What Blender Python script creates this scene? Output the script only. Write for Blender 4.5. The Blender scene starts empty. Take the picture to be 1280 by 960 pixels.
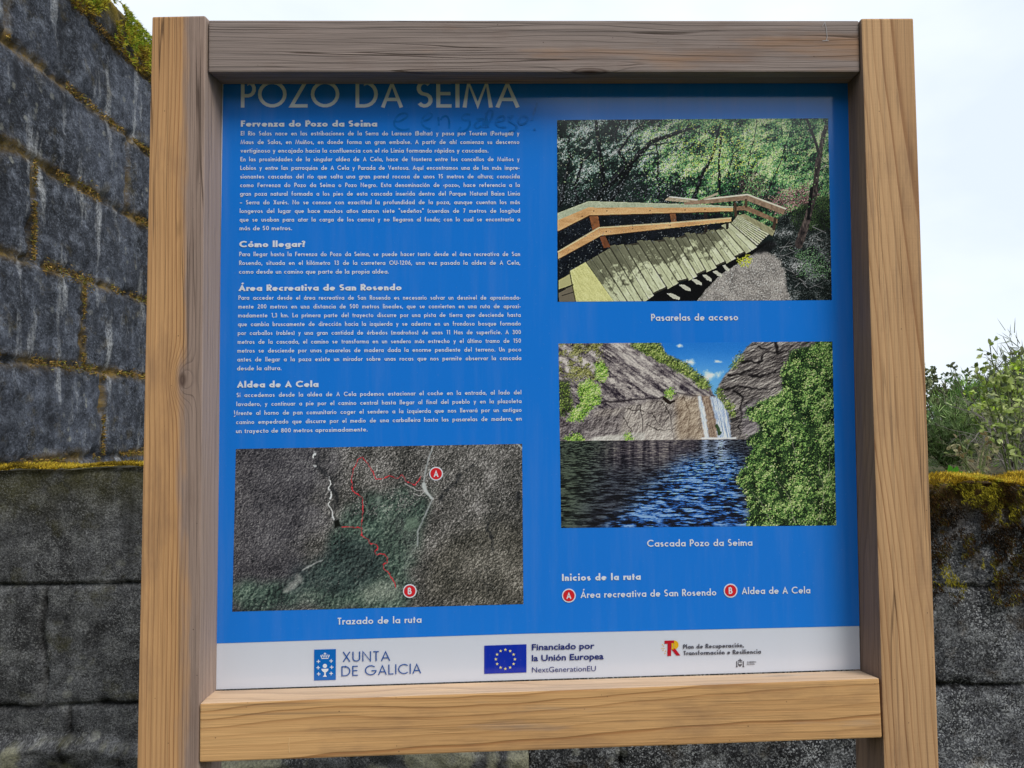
import bpy, bmesh, math, random
import numpy as np
from mathutils import Vector, Matrix

random.seed(7)
C = bpy.context.scene.collection
SC = bpy.context.scene
RAD = math.radians

# ------------------------------------------------------------------ camera
CAM_F, CAM_SENSOR = 958.68, 1280.0            # focal length and width of the photograph, in its own pixels
CAM_P = np.array([-0.0952, -1.3412, 0.4479])
def rot3(rx, ry, rz):
    cx, sx, cy, sy, cz, sz = math.cos(rx), math.sin(rx), math.cos(ry), math.sin(ry), math.cos(rz), math.sin(rz)
    return (np.array([[cz, -sz, 0], [sz, cz, 0], [0, 0, 1]]) @ np.array([[cy, 0, sy], [0, 1, 0], [-sy, 0, cy]])
            @ np.array([[1, 0, 0], [0, cx, -sx], [0, sx, cx]]))
CAM_R = rot3(RAD(92.58739), RAD(0.67770), RAD(-1.93415))
cam_data = bpy.data.cameras.new("camera")
cam = bpy.data.objects.new("camera", cam_data); C.objects.link(cam)
cam_data.sensor_width = 36.0
cam_data.lens = 36.0 * CAM_F / CAM_SENSOR
cam_data.clip_start = 0.02
cam_data.clip_end = 3000
cam.location = CAM_P
cam.rotation_euler = (RAD(92.58739), RAD(0.67770), RAD(-1.93415))
SC.camera = cam

def at(px, py, Y):
    """point of the plane y = Y surveyed at that spot of the photograph"""
    v = CAM_R @ np.array([(px - 640) / CAM_F, (480 - py) / CAM_F, -1.0])
    return CAM_P + (Y - CAM_P[1]) / v[1] * v

# ------------------------------------------------------------------ sky, sun, exposure
SUN_EL, SUN_AZ = RAD(50), RAD(138)            # azimuth measured clockwise from +Y: sun behind and right of the camera
world = bpy.data.worlds.new("World"); SC.world = world
world.use_nodes = True
wn = world.node_tree; wn.nodes.clear()
w_out = wn.nodes.new("ShaderNodeOutputWorld")
sky = wn.nodes.new("ShaderNodeTexSky"); sky.sky_type = 'NISHITA'; sky.sun_disc = False
sky.sun_elevation = SUN_EL; sky.sun_rotation = SUN_AZ
bg_sky = wn.nodes.new("ShaderNodeBackground"); bg_sky.inputs[1].default_value = 0.12
bg_cl = wn.nodes.new("ShaderNodeBackground"); bg_cl.inputs[1].default_value = 0.95
wn.links.new(sky.outputs[0], bg_sky.inputs[0])
w_tc = wn.nodes.new("ShaderNodeTexCoord")
w_map = wn.nodes.new("ShaderNodeMapping"); w_map.inputs['Scale'].default_value = (1.3, 1.3, 2.6)
w_n = wn.nodes.new("ShaderNodeTexNoise"); w_n.inputs['Scale'].default_value = 1.9; w_n.inputs['Detail'].default_value = 5
w_r = wn.nodes.new("ShaderNodeValToRGB")
w_r.color_ramp.elements[0].position = 0.36; w_r.color_ramp.elements[0].color = (0.74, 0.82, 0.97, 1)
w_r.color_ramp.elements[1].position = 0.60; w_r.color_ramp.elements[1].color = (0.90, 0.96, 1.0, 1)
w_mix = wn.nodes.new("ShaderNodeMixShader"); w_mix.inputs[0].default_value = 0.93
wn.links.new(w_tc.outputs['Generated'], w_map.inputs[0]); wn.links.new(w_map.outputs[0], w_n.inputs[0])
wn.links.new(w_n.outputs[0], w_r.inputs[0]); wn.links.new(w_r.outputs[0], bg_cl.inputs[0])
wn.links.new(bg_sky.outputs[0], w_mix.inputs[1]); wn.links.new(bg_cl.outputs[0], w_mix.inputs[2])
wn.links.new(w_mix.outputs[0], w_out.inputs[0])

sun_data = bpy.data.lights.new("sun", 'SUN'); sun_data.energy = 2.0; sun_data.angle = RAD(26)
sun_data.color = (1.0, 0.95, 0.87)
sun = bpy.data.objects.new("sun", sun_data); C.objects.link(sun)
sd = Vector((math.sin(SUN_AZ) * math.cos(SUN_EL), math.cos(SUN_AZ) * math.cos(SUN_EL), math.sin(SUN_EL)))
sun.rotation_euler = sd.to_track_quat('Z', 'Y').to_euler()
sun.location = (0, -5, 8)
SC.view_settings.view_transform = 'Standard'
SC.view_settings.look = 'None'
SC.view_settings.gamma = 1.0
SC.view_settings.use_curve_mapping = False
SC.view_settings.exposure = 0.30

GROUND = -1.10

# ------------------------------------------------------------------ object helpers
def empty(name, loc, label, cat, group=None):
    o = bpy.data.objects.new(name, None); C.objects.link(o); o.location = loc
    o.empty_display_size = 0.1
    tag(o, label, cat, group); return o
def tag(o, label=None, cat=None, group=None, kind=None):
    if label: o['label'] = label
    if cat: o['category'] = cat
    if group: o['group'] = group
    if kind: o['kind'] = kind
    return o
def world_loc(o):
    p = Vector((0, 0, 0))
    while o is not None:
        p = p + o.location; o = o.parent
    return p
def link(name, me, mat, parent=None, loc=(0, 0, 0)):
    """loc is a world point; the mesh is given relative to it"""
    o = bpy.data.objects.new(name, me); C.objects.link(o)
    if mat is not None: me.materials.append(mat)
    if parent is not None:
        o.parent = parent
        o.location = Vector(loc) - world_loc(parent)
    else:
        o.location = loc
    return o
def mesh_np(name, verts, faces, smooth=False, attrs=None):
    me = bpy.data.meshes.new(name)
    me.from_pydata(np.asarray(verts, float).tolist(), [], faces if isinstance(faces, list) else faces.tolist())
    if attrs:
        for k, a in attrs.items():
            a = np.asarray(a, np.float32)
            if a.ndim == 1:
                t = me.attributes.new(k, 'FLOAT', 'POINT'); t.data.foreach_set('value', a)
            else:
                t = me.color_attributes.new(k, 'FLOAT_COLOR', 'POINT'); t.data.foreach_set('color', a.ravel())
    if smooth: me.polygons.foreach_set('use_smooth', np.ones(len(me.polygons), bool))
    me.update(); return me
def part(name, verts, faces, mat, parent=None, smooth=False, attrs=None, origin=None):
    v = np.asarray(verts, float)
    if origin is None: origin = v.mean(0)
    return link(name, mesh_np(name, v - np.asarray(origin), faces, smooth, attrs), mat, parent, origin)

# ------------------------------------------------------------------ noise in numpy
_T = np.random.RandomState(11).rand(16, 256, 256)
def vn(x, y, s=0):
    t = _T[s % 16]; xi = np.floor(x).astype(int); yi = np.floor(y).astype(int)
    fx = x - xi; fy = y - yi; fx = fx * fx * (3 - 2 * fx); fy = fy * fy * (3 - 2 * fy)
    a, b, c, d = t[xi & 255, yi & 255], t[(xi + 1) & 255, yi & 255], t[xi & 255, (yi + 1) & 255], t[(xi + 1) & 255, (yi + 1) & 255]
    return (a * (1 - fx) + b * fx) * (1 - fy) + (c * (1 - fx) + d * fx) * fy
def fbm(x, y, s=0, o=4, g=.5):
    r = 0; a = 1; n = 0
    for k in range(o):
        r = r + a * vn(x * 2 ** k + 17.3 * k, y * 2 ** k + 5.1 * k, s + k); n += a; a *= g
    return r / n
def sstep(a, b, x):
    t = np.clip((x - a) / (b - a), 0, 1); return t * t * (3 - 2 * t)
def lin(c):
    c = np.clip(np.asarray(c, float) / 255.0, 0, 1)
    return np.where(c <= .04045, c / 12.92, ((c + .055) / 1.055) ** 2.4)

# ------------------------------------------------------------------ node helpers
class NT:
    def __init__(self, name):
        self.m = bpy.data.materials.new(name); self.m.use_nodes = True
        self.t = self.m.node_tree; self.t.nodes.clear()
        self.out = self.t.nodes.new("ShaderNodeOutputMaterial")
        self.b = self.t.nodes.new("ShaderNodeBsdfPrincipled")
        self.t.links.new(self.b.outputs[0], self.out.inputs[0])
    def n(self, typ): return self.t.nodes.new(typ)
    def put(self, sock, v):
        if isinstance(v, bpy.types.NodeSocket): self.t.links.new(v, sock)
        else: sock.default_value = v
    def set(self, name, v): self.put(self.b.inputs[name], v)
    def math(self, op, a, b=0.0, c=None, clamp=False):
        k = self.n("ShaderNodeMath"); k.operation = op; k.use_clamp = clamp
        self.put(k.inputs[0], a); self.put(k.inputs[1], b)
        if c is not None: self.put(k.inputs[2], c)
        return k.outputs[0]
    def coord(self, which='Object'): return self.n("ShaderNodeTexCoord").outputs[which]
    def mapping(self, vec, scale=(1, 1, 1), loc=(0, 0, 0), rot=(0, 0, 0)):
        k = self.n("ShaderNodeMapping"); self.put(k.inputs[0], vec)
        k.inputs['Scale'].default_value = scale; k.inputs['Location'].default_value = loc; k.inputs['Rotation'].default_value = rot
        return k.outputs[0]
    def noise(self, vec, scale, detail=4, rough=.55, dist=0.0, out=0):
        k = self.n("ShaderNodeTexNoise"); self.put(k.inputs['Vector'], vec); k.inputs['Scale'].default_value = scale
        k.inputs['Detail'].default_value = detail; k.inputs['Roughness'].default_value = rough; k.inputs['Distortion'].default_value = dist
        return k.outputs[out]
    def voronoi(self, vec, scale, feature='F1', out=0, rnd=1.0):
        k = self.n("ShaderNodeTexVoronoi"); k.feature = feature; self.put(k.inputs['Vector'], vec); k.inputs['Scale'].default_value = scale
        k.inputs['Randomness'].default_value = rnd
        return k.outputs[out]
    def ramp(self, f, stops, interp='LINEAR'):
        k = self.n("ShaderNodeValToRGB"); k.color_ramp.interpolation = interp; self.put(k.inputs[0], f)
        e = k.color_ramp.elements
        while len(e) < len(stops): e.new(0.5)
        for q, (p, c) in zip(e, stops):
            q.position = p; q.color = (c, c, c, 1) if not hasattr(c, '__len__') else (c[0], c[1], c[2], 1)
        return k.outputs[0]
    def mix(self, f, a, b, mode='MIX'):
        k = self.n("ShaderNodeMix"); k.data_type = 'RGBA'; k.blend_type = mode
        self.put(k.inputs[0], f)
        for s, v in ((k.inputs[6], a), (k.inputs[7], b)):
            if isinstance(v, bpy.types.NodeSocket): self.t.links.new(v, s)
            else: s.default_value = (v[0], v[1], v[2], 1)
        return k.outputs[2]
    def attr(self, name, out='Fac'):
        k = self.n("ShaderNodeAttribute"); k.attribute_name = name; return k.outputs[out]
    def sep(self, vec):
        k = self.n("ShaderNodeSeparateXYZ"); self.put(k.inputs[0], vec); return k.outputs
    def comb(self, x, y, z):
        k = self.n("ShaderNodeCombineXYZ"); self.put(k.inputs[0], x); self.put(k.inputs[1], y); self.put(k.inputs[2], z); return k.outputs[0]
    def bump(self, h, strength, dist):
        k = self.n("ShaderNodeBump"); k.inputs['Strength'].default_value = strength; k.inputs['Distance'].default_value = dist
        self.put(k.inputs['Height'], h); self.t.links.new(k.outputs[0], self.b.inputs['Normal']); return k
def plain(name, col, rough=.5, spec=.5, var=0.0, vscale=30):
    m = NT(name); c = lin(col)
    if var:
        f = m.noise(m.coord(), vscale, 4)
        m.set('Base Color', m.mix(f, c * (1 - var), np.minimum(c * (1 + var), 1)))
    else: m.set('Base Color', (c[0], c[1], c[2], 1))
    m.set('Roughness', rough); m.set('Specular IOR Level', spec); return m.m

# ------------------------------------------------------------------ wood
def wood(name, axis, pith, tilt, freq, early, late, grey, grey_off, grey_grad=(0, 0, 0), knots=(), saw=0.0, warp=.012, seed=0.0, dark=1.0, soft=1.0, face=None, cracks=.7):
    """growth rings round a pith line, weathering to grey; all in the beam's own coordinates (metres)"""
    m = NT(name); p = m.coord('Object'); s = m.sep(p)
    x, y, z = s[0], s[1], s[2]
    if axis == 'X': L, a, b = x, z, y
    else: L, a, b = z, x, y
    Ls = m.math('ADD', L, seed)
    wv = m.comb(m.math('MULTIPLY', Ls, 2.2), m.math('MULTIPLY', a, 7.0), m.math('MULTIPLY', b, 7.0))
    wa = m.math('MULTIPLY', m.math('SUBTRACT', m.noise(wv, 1.0, 2, .5), .5), warp * 2.2)
    wv2 = m.comb(m.math('MULTIPLY', Ls, 9.0), m.math('MULTIPLY', a, 26.0), m.math('MULTIPLY', b, 26.0))
    wb = m.math('MULTIPLY', m.math('SUBTRACT', m.noise(wv2, 1.0, 2, .5), .5), warp * .28)
    a2 = m.math('ADD', m.math('ADD', m.math('SUBTRACT', a, pith[0]), m.math('MULTIPLY', L, tilt[0])), m.math('ADD', wa, wb))
    b2 = m.math('ADD', m.math('SUBTRACT', b, pith[1]), m.math('MULTIPLY', L, tilt[1]))
    r = m.math('SQRT', m.math('ADD', m.math('MULTIPLY', a2, a2), m.math('MULTIPLY', b2, b2)))
    kd = None
    for (kl, ka, kb, sl, sa, sb, amp) in knots:
        dl = m.math('DIVIDE', m.math('SUBTRACT', L, kl), sl); da = m.math('DIVIDE', m.math('SUBTRACT', a, ka), sa); db = m.math('DIVIDE', m.math('SUBTRACT', b, kb), sb)
        d2 = m.math('ADD', m.math('ADD', m.math('MULTIPLY', dl, dl), m.math('MULTIPLY', da, da)), m.math('MULTIPLY', db, db))
        g = m.math('POWER', 2.718, m.math('MULTIPLY', d2, -1.0))
        r = m.math('ADD', r, m.math('MULTIPLY', g, amp))
        kk = m.math('POWER', 2.718, m.math('MULTIPLY', d2, -3.5))
        kd = kk if kd is None else m.math('MAXIMUM', kd, kk)
    rl = m.math('MULTIPLY', r, freq)
    t = m.math('FRACT', rl)
    band = m.noise(m.comb(m.math('FLOOR', rl), 0.5, seed), .73, 1)                 # each ring its own strength
    ring = m.ramp(t, [(0.0, 0.0), (.45, .06), (.72, .34), (.86, 1.0), (.95, .95), (1.0, 0.0)])
    ring = m.math('MULTIPLY', ring, m.ramp(band, [(.3, .25 * soft), (.7, soft)]))
    col = m.mix(ring, lin(early), lin(late))
    # slow colour drift along the board
    dv = m.noise(m.comb(m.math('MULTIPLY', Ls, 1.6), m.math('MULTIPLY', a, 14.0), m.math('MULTIPLY', b, 14.0)), 1.0, 3)
    col = m.mix(m.ramp(dv, [(.35, 0.0), (.7, .35)]), col, lin(np.asarray(late) * .92))
    gv = m.noise(m.comb(m.math('MULTIPLY', Ls, 2.6), m.math('MULTIPLY', a, 22.0), m.math('MULTIPLY', b, 22.0)), 1.0, 4, .6)
    gf = m.math('ADD', gv, grey_off)
    for q, ax in zip(grey_grad, (x, y, z)):
        if q: gf = m.math('ADD', gf, m.math('MULTIPLY', ax, q))
    if kd is not None: gf = m.math('ADD', gf, m.math('MULTIPLY', m.math('POWER', kd, .30), .22))
    gf = m.ramp(gf, [(.42, 0.0), (.62, 1.0)])
    fine = m.noise(m.comb(m.math('MULTIPLY', Ls, 6.0), m.math('MULTIPLY', a, 330.0), m.math('MULTIPLY', b, 330.0)), 1.0, 3, .6)
    gcol = m.mix(m.math('MULTIPLY', ring, .55), lin(grey), lin(np.asarray(grey) * .66))
    gcol = m.mix(m.ramp(fine, [(.4, 0.0), (.75, .5)]), gcol, lin(np.minimum(np.asarray(grey) * 1.12, 255)))
    col = m.mix(m.math('MULTIPLY', gf, .92), col, gcol)
    col = m.mix(1.0, col, m.ramp(fine, [(.25, .76 * dark), (.5, .99 * dark), (.8, 1.12 * dark)]), 'MULTIPLY')
    streak = m.noise(m.comb(m.math('MULTIPLY', Ls, 1.3), m.math('MULTIPLY', a, 95.0), m.math('MULTIPLY', b, 95.0)), 1.0, 3, .65)
    col = m.mix(m.ramp(streak, [(.60, 0.0), (.72, .45)]), col, lin(np.asarray(grey) * .55))
    ck = m.noise(m.comb(m.math('MULTIPLY', Ls, 1.1), m.math('MULTIPLY', a, 46.0), m.math('MULTIPLY', b, 46.0)), 1.0, 2, .5)
    ckw = m.math('ABSOLUTE', m.math('SUBTRACT', ck, .5)); ckm = m.noise(m.comb(m.math('MULTIPLY', Ls, 2.3), m.math('MULTIPLY', a, 18.0), m.math('MULTIPLY', b, 18.0)), 1.0, 2)
    crack = m.math('MULTIPLY', m.ramp(ckw, [(.004, 1.0), (.016, 0.0)]), m.ramp(ckm, [(.54, 0.0), (.62, cracks)]))
    col = m.mix(crack, col, lin((58, 42, 34)))
    blot = m.noise(m.comb(m.math('MULTIPLY', Ls, 5.0), m.math('MULTIPLY', a, 16.0), m.math('MULTIPLY', b, 16.0)), 1.0, 5, .65)
    col = m.mix(m.ramp(blot, [(.52, 0.0), (.72, .38)]), col, lin((112, 88, 76)))
    spots = m.voronoi(p, 62.0); sp2 = m.noise(p, 21.0, 1)
    col = m.mix(m.math('MULTIPLY', m.ramp(spots, [(.045, 1.0), (.075, 0.0)]), m.ramp(sp2, [(.52, 0.0), (.6, .8)])), col, lin((62, 48, 40)))
    if kd is not None:
        kr = m.ramp(kd, [(.25, 0.0), (.45, .75), (.6, .35), (.8, .65), (.93, .95)])
        col = m.mix(kr, col, lin((70, 50, 42)))
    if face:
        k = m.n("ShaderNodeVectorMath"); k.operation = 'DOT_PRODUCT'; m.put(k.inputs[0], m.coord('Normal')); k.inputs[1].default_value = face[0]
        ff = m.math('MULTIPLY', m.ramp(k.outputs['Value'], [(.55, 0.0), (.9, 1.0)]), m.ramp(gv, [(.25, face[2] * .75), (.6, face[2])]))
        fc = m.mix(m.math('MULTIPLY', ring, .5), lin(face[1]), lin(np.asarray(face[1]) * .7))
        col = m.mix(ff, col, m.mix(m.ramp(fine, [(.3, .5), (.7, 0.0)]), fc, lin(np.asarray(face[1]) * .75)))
    m.set('Base Color', col); m.set('Roughness', .78); m.set('Specular IOR Level', .22)
    hgt = m.math('ADD', m.math('MULTIPLY', crack, -2.5), m.math('ADD', m.math('MULTIPLY', ring, -.6), m.math('MULTIPLY', fine, .8)))
    if saw:
        sw = m.noise(m.comb(m.math('MULTIPLY', L, 330.0), m.math('MULTIPLY', a, 6.0), m.math('MULTIPLY', b, 6.0)), 1.0, 2)
        hgt = m.math('ADD', hgt, m.math('MULTIPLY', sw, saw))
    m.bump(hgt, .55, .0012)
    return m.m

def beam(name, corners, mat, parent, seg=(1, 1, 1), bev=.003):
    """timber with eight surveyed corners: front face (bl, br, tr, tl), back face in the same order"""
    v = np.asarray(corners, float); o = v.mean(0)
    bm = bmesh.new(); vs = [bm.verts.new(Vector(q - o)) for q in v]
    for f in ((0, 1, 2, 3), (5, 4, 7, 6), (4, 0, 3, 7), (1, 5, 6, 2), (3, 2, 6, 7), (4, 5, 1, 0)): bm.faces.new([vs[i] for i in f])
    bmesh.ops.recalc_face_normals(bm, faces=bm.faces)
    bmesh.ops.bevel(bm, geom=list(bm.edges), offset=bev, segments=2, profile=.6, affect='EDGES')
    me = bpy.data.meshes.new(name); bm.to_mesh(me); bm.free()
    return link(name, me, mat, parent, o)

# ================================================================== the ground
def terrain():
    xs = np.concatenate([np.linspace(-600, -8, 14), np.linspace(-6, 6, 49), np.linspace(8, 600, 14)])
    ys = np.concatenate([np.linspace(-500, -8, 14), np.linspace(-6, .9, 28), [1.02, 1.10, 1.14], np.linspace(1.3, 8, 26), np.linspace(10, 700, 16)])
    X, Y = np.meshgrid(xs, ys, indexing='ij')
    back = sstep(1.03, 1.13, Y)
    Z = GROUND + .05 * (fbm(X * 1.7, Y * 1.7, 3) - .5) * sstep(.1, .9, np.hypot(X, Y)) + back * 1.20
    Z = np.where(Y > 1.2, Z + .03 * (fbm(X * 2, Y * 2, 5) - .5), Z)
    n, mth = X.shape
    idx = np.arange(n * mth).reshape(n, mth)
    f = np.stack([idx[:-1, :-1], idx[1:, :-1], idx[1:, 1:], idx[:-1, 1:]], -1).reshape(-1, 4)
    m = NT('ground_earth'); p = m.coord()
    a = m.noise(p, 3.0, 5); b = m.noise(p, 60.0, 4)
    c = m.mix(m.ramp(a, [(.4, 0), (.6, 1)]), lin((92, 84, 66)), lin((70, 86, 44)))
    m.set('Base Color', m.mix(m.ramp(b, [(.35, .7), (.7, 0)]), c, lin((58, 52, 40)))); m.set('Roughness', .95)
    m.set('Specular IOR Level', .1); m.bump(b, .6, .02)
    o = part('ground', np.stack([X, Y, Z], -1).reshape(-1, 3), f, m.m, None, True, origin=(0, 0, 0))
    tag(o, kind='structure')
terrain()

def hillside(name, pts, depth, y0, mat, seed):
    """a wooded ridge: crest height over x, rising away from y0 over the given depth"""
    xs = np.linspace(pts[0][0], pts[-1][0], 120); vs = np.linspace(0, 1, 14)
    H = np.interp(xs, [q[0] for q in pts], [q[1] for q in pts])
    H = H * (1 + .16 * (fbm(xs * .09, xs * 0 + 3, seed, 5) - .5))
    X, V = np.meshgrid(xs, vs, indexing='ij')
    Y = y0 + depth * V
    Z = GROUND - .3 + (H[:, None] + .3) * np.sin(V * math.pi) ** .7
    Z = Z + H[:, None] * .06 * (fbm(X * .3, Y * .3, seed + 2) - .5)
    n, k = X.shape; idx = np.arange(n * k).reshape(n, k)
    f = np.stack([idx[:-1, :-1], idx[1:, :-1], idx[1:, 1:], idx[:-1, 1:]], -1).reshape(-1, 4)
    o = part(name, np.stack([X, Y, Z], -1).reshape(-1, 3), f, mat, None, True, origin=(0, y0, 0))
    tag(o, kind='structure')
mh = NT('hill_scrub'); ph = mh.coord()
ch_ = mh.mix(mh.ramp(mh.noise(ph, .5, 6), [(.35, 0), (.65, 1)]), lin((58, 72, 44)), lin((104, 104, 92)))
mh.set('Base Color', ch_); mh.set('Roughness', 1.0); mh.set('Specular IOR Level', .05)
mg = NT('hill_rock'); pg_ = mg.coord()
mg.set('Base Color', mg.mix(mg.ramp(mg.noise(pg_, .9, 6), [(.35, 0), (.65, 1)]), lin((150, 150, 158)), lin((112, 118, 112))))
mg.set('Roughness', 1.0); mg.set('Specular IOR Level', .05)
hillside('hill_valley', [(-90, 10), (-40, 17), (-12, 21), (0, 20.5), (5, 17), (16, 16.5), (30, 14), (90, 8)], -18, -30, mh.m, 4)
hillside('hill_rocky', [(20, .3), (26, 1.3), (29, 2.3), (32, 4.2), (38, 7.5), (80, 9)], 20, 34, mg.m, 8)

# ================================================================== stone walls
def block_wall(name, frame, u0, u1, z0, z1, thick, courses, joints, du, dz, mat, seed, joint_w=.006, depth=.010, rough=.010, chip=.012, top_noise=.012, foot=None):
    """a wall of dressed blocks: one skin over front, top and back, with recessed joints and a weathered face.
    frame(u, out, z) turns wall coordinates into world points; joints[i] lists the upright joints of course i"""
    nu = int((u1 - u0) / du) + 1; us = np.linspace(u0, u1, nu)
    nz = int((z1 - z0) / dz) + 1
    prof = [('f', 0.0, z) for z in np.linspace(z0, z1, nz)] + [('t', -t, z1) for t in np.linspace(0, thick, max(4, int(thick / dz / 2)))[1:]] + [('b', -thick, z) for z in np.linspace(z1, z0, 10)[1:]]
    rows = []; jt = []; tp = []; ft = []
    lines = np.array(courses)
    for kind, o, z in prof:
        zz = np.full(nu, z); uu = us
        jit = .010 * (fbm(uu * 5 + 9, uu * 0 + z * 2, seed + 1, 3) - .5) * 2
        dj = np.min(np.abs((zz + jit)[:, None] - lines[None, :]), 1)
        ci = np.searchsorted(lines, z) - 1
        if 0 <= ci < len(joints) and len(joints[ci]):
            ju = .010 * (fbm(uu * 0 + z * 6, uu * 0 + ci, seed + 2, 3) - .5) * 2
            dj = np.minimum(dj, np.min(np.abs((uu + ju)[:, None] - np.array(joints[ci])[None, :]), 1))
        bi = np.zeros(nu) if not (0 <= ci < len(joints)) else np.searchsorted(np.array(sorted(joints[ci])), uu)
        boff = (np.sin(bi * 12.9 + ci * 78.2) * 43758.5) % 1.0
        y2 = z if kind != 't' else z - o
        n1 = fbm(uu * 7, uu * 0 + y2 * 7, seed, 5, .55) - .5; n2 = fbm(uu * 46, uu * 0 + y2 * 46, seed + 3, 3, .6) - .5
        groove = np.exp(-(dj / joint_w) ** 2); edge = np.exp(-(dj / (joint_w * 4)) ** 2) * np.clip(fbm(uu * 22, uu * 0 + y2 * 22, seed + 5, 3) - .42, 0, 1) * 3
        disp = rough * 2 * n1 + rough * .9 * n2 + (boff - .5) * .006 - depth * groove - chip * edge
        if foot is not None and kind == 'f':
            fz = foot + .05 * (fbm(uu * 2.3, uu * 0 + 4, seed + 6, 4) - .5) * 2
            lump = sstep(fz + .012, fz - .02, zz); disp = disp * (1 - .4 * lump) + lump * (.035 + .07 * (fbm(uu * 9, zz * 9, seed + 8, 4) - .4))
            ft.append(lump * sstep(.46, .60, fbm(uu * 13, zz * 13, seed + 9, 4)))
        else: ft.append(np.zeros(nu))
        if kind == 'f':
            rnd = np.exp(-((z1 - z) / .012) ** 2) * .010
            P = frame(us, disp - rnd, zz + np.exp(-((z1 - z) / .03) ** 2) * top_noise * 2 * (fbm(uu * 5, uu * 0, seed + 7, 4) - .5))
        elif kind == 't': P = frame(us, np.full(nu, o), zz + top_noise * 2 * (fbm(uu * 5, uu * 0, seed + 7, 4) - .5) + rough * n2)
        else: P = frame(us, np.full(nu, o), zz)
        rows.append(P); jt.append(np.exp(-(dj / (joint_w * (1.0 + 1.6 * fbm(uu * 6, uu * 0 + y2 * 6, seed + 4, 3)))) ** 2) if kind == 'f' else np.zeros(nu)); tp.append(np.full(nu, np.exp(-((z1 - z) / .10) ** 2) if kind == 'f' else 1.0 if kind == 't' else .2))
    V = np.stack(rows, 0); m = len(rows); idx = np.arange(m * nu).reshape(m, nu)
    F = np.stack([idx[:-1, :-1], idx[:-1, 1:], idx[1:, 1:], idx[1:, :-1]], -1).reshape(-1, 4).tolist()
    F.append(idx[:, 0].tolist()); F.append(idx[::-1, -1].tolist())
    v = V.reshape(-1, 3); base = frame(np.array([(u0 + u1) / 2]), np.array([0.0]), np.array([z0]))[0]
    return part(name, v, F, mat, None, True, {'joint': np.concatenate(jt), 'crest': np.concatenate(tp), 'crust': np.concatenate(ft)}, origin=base)

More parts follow.
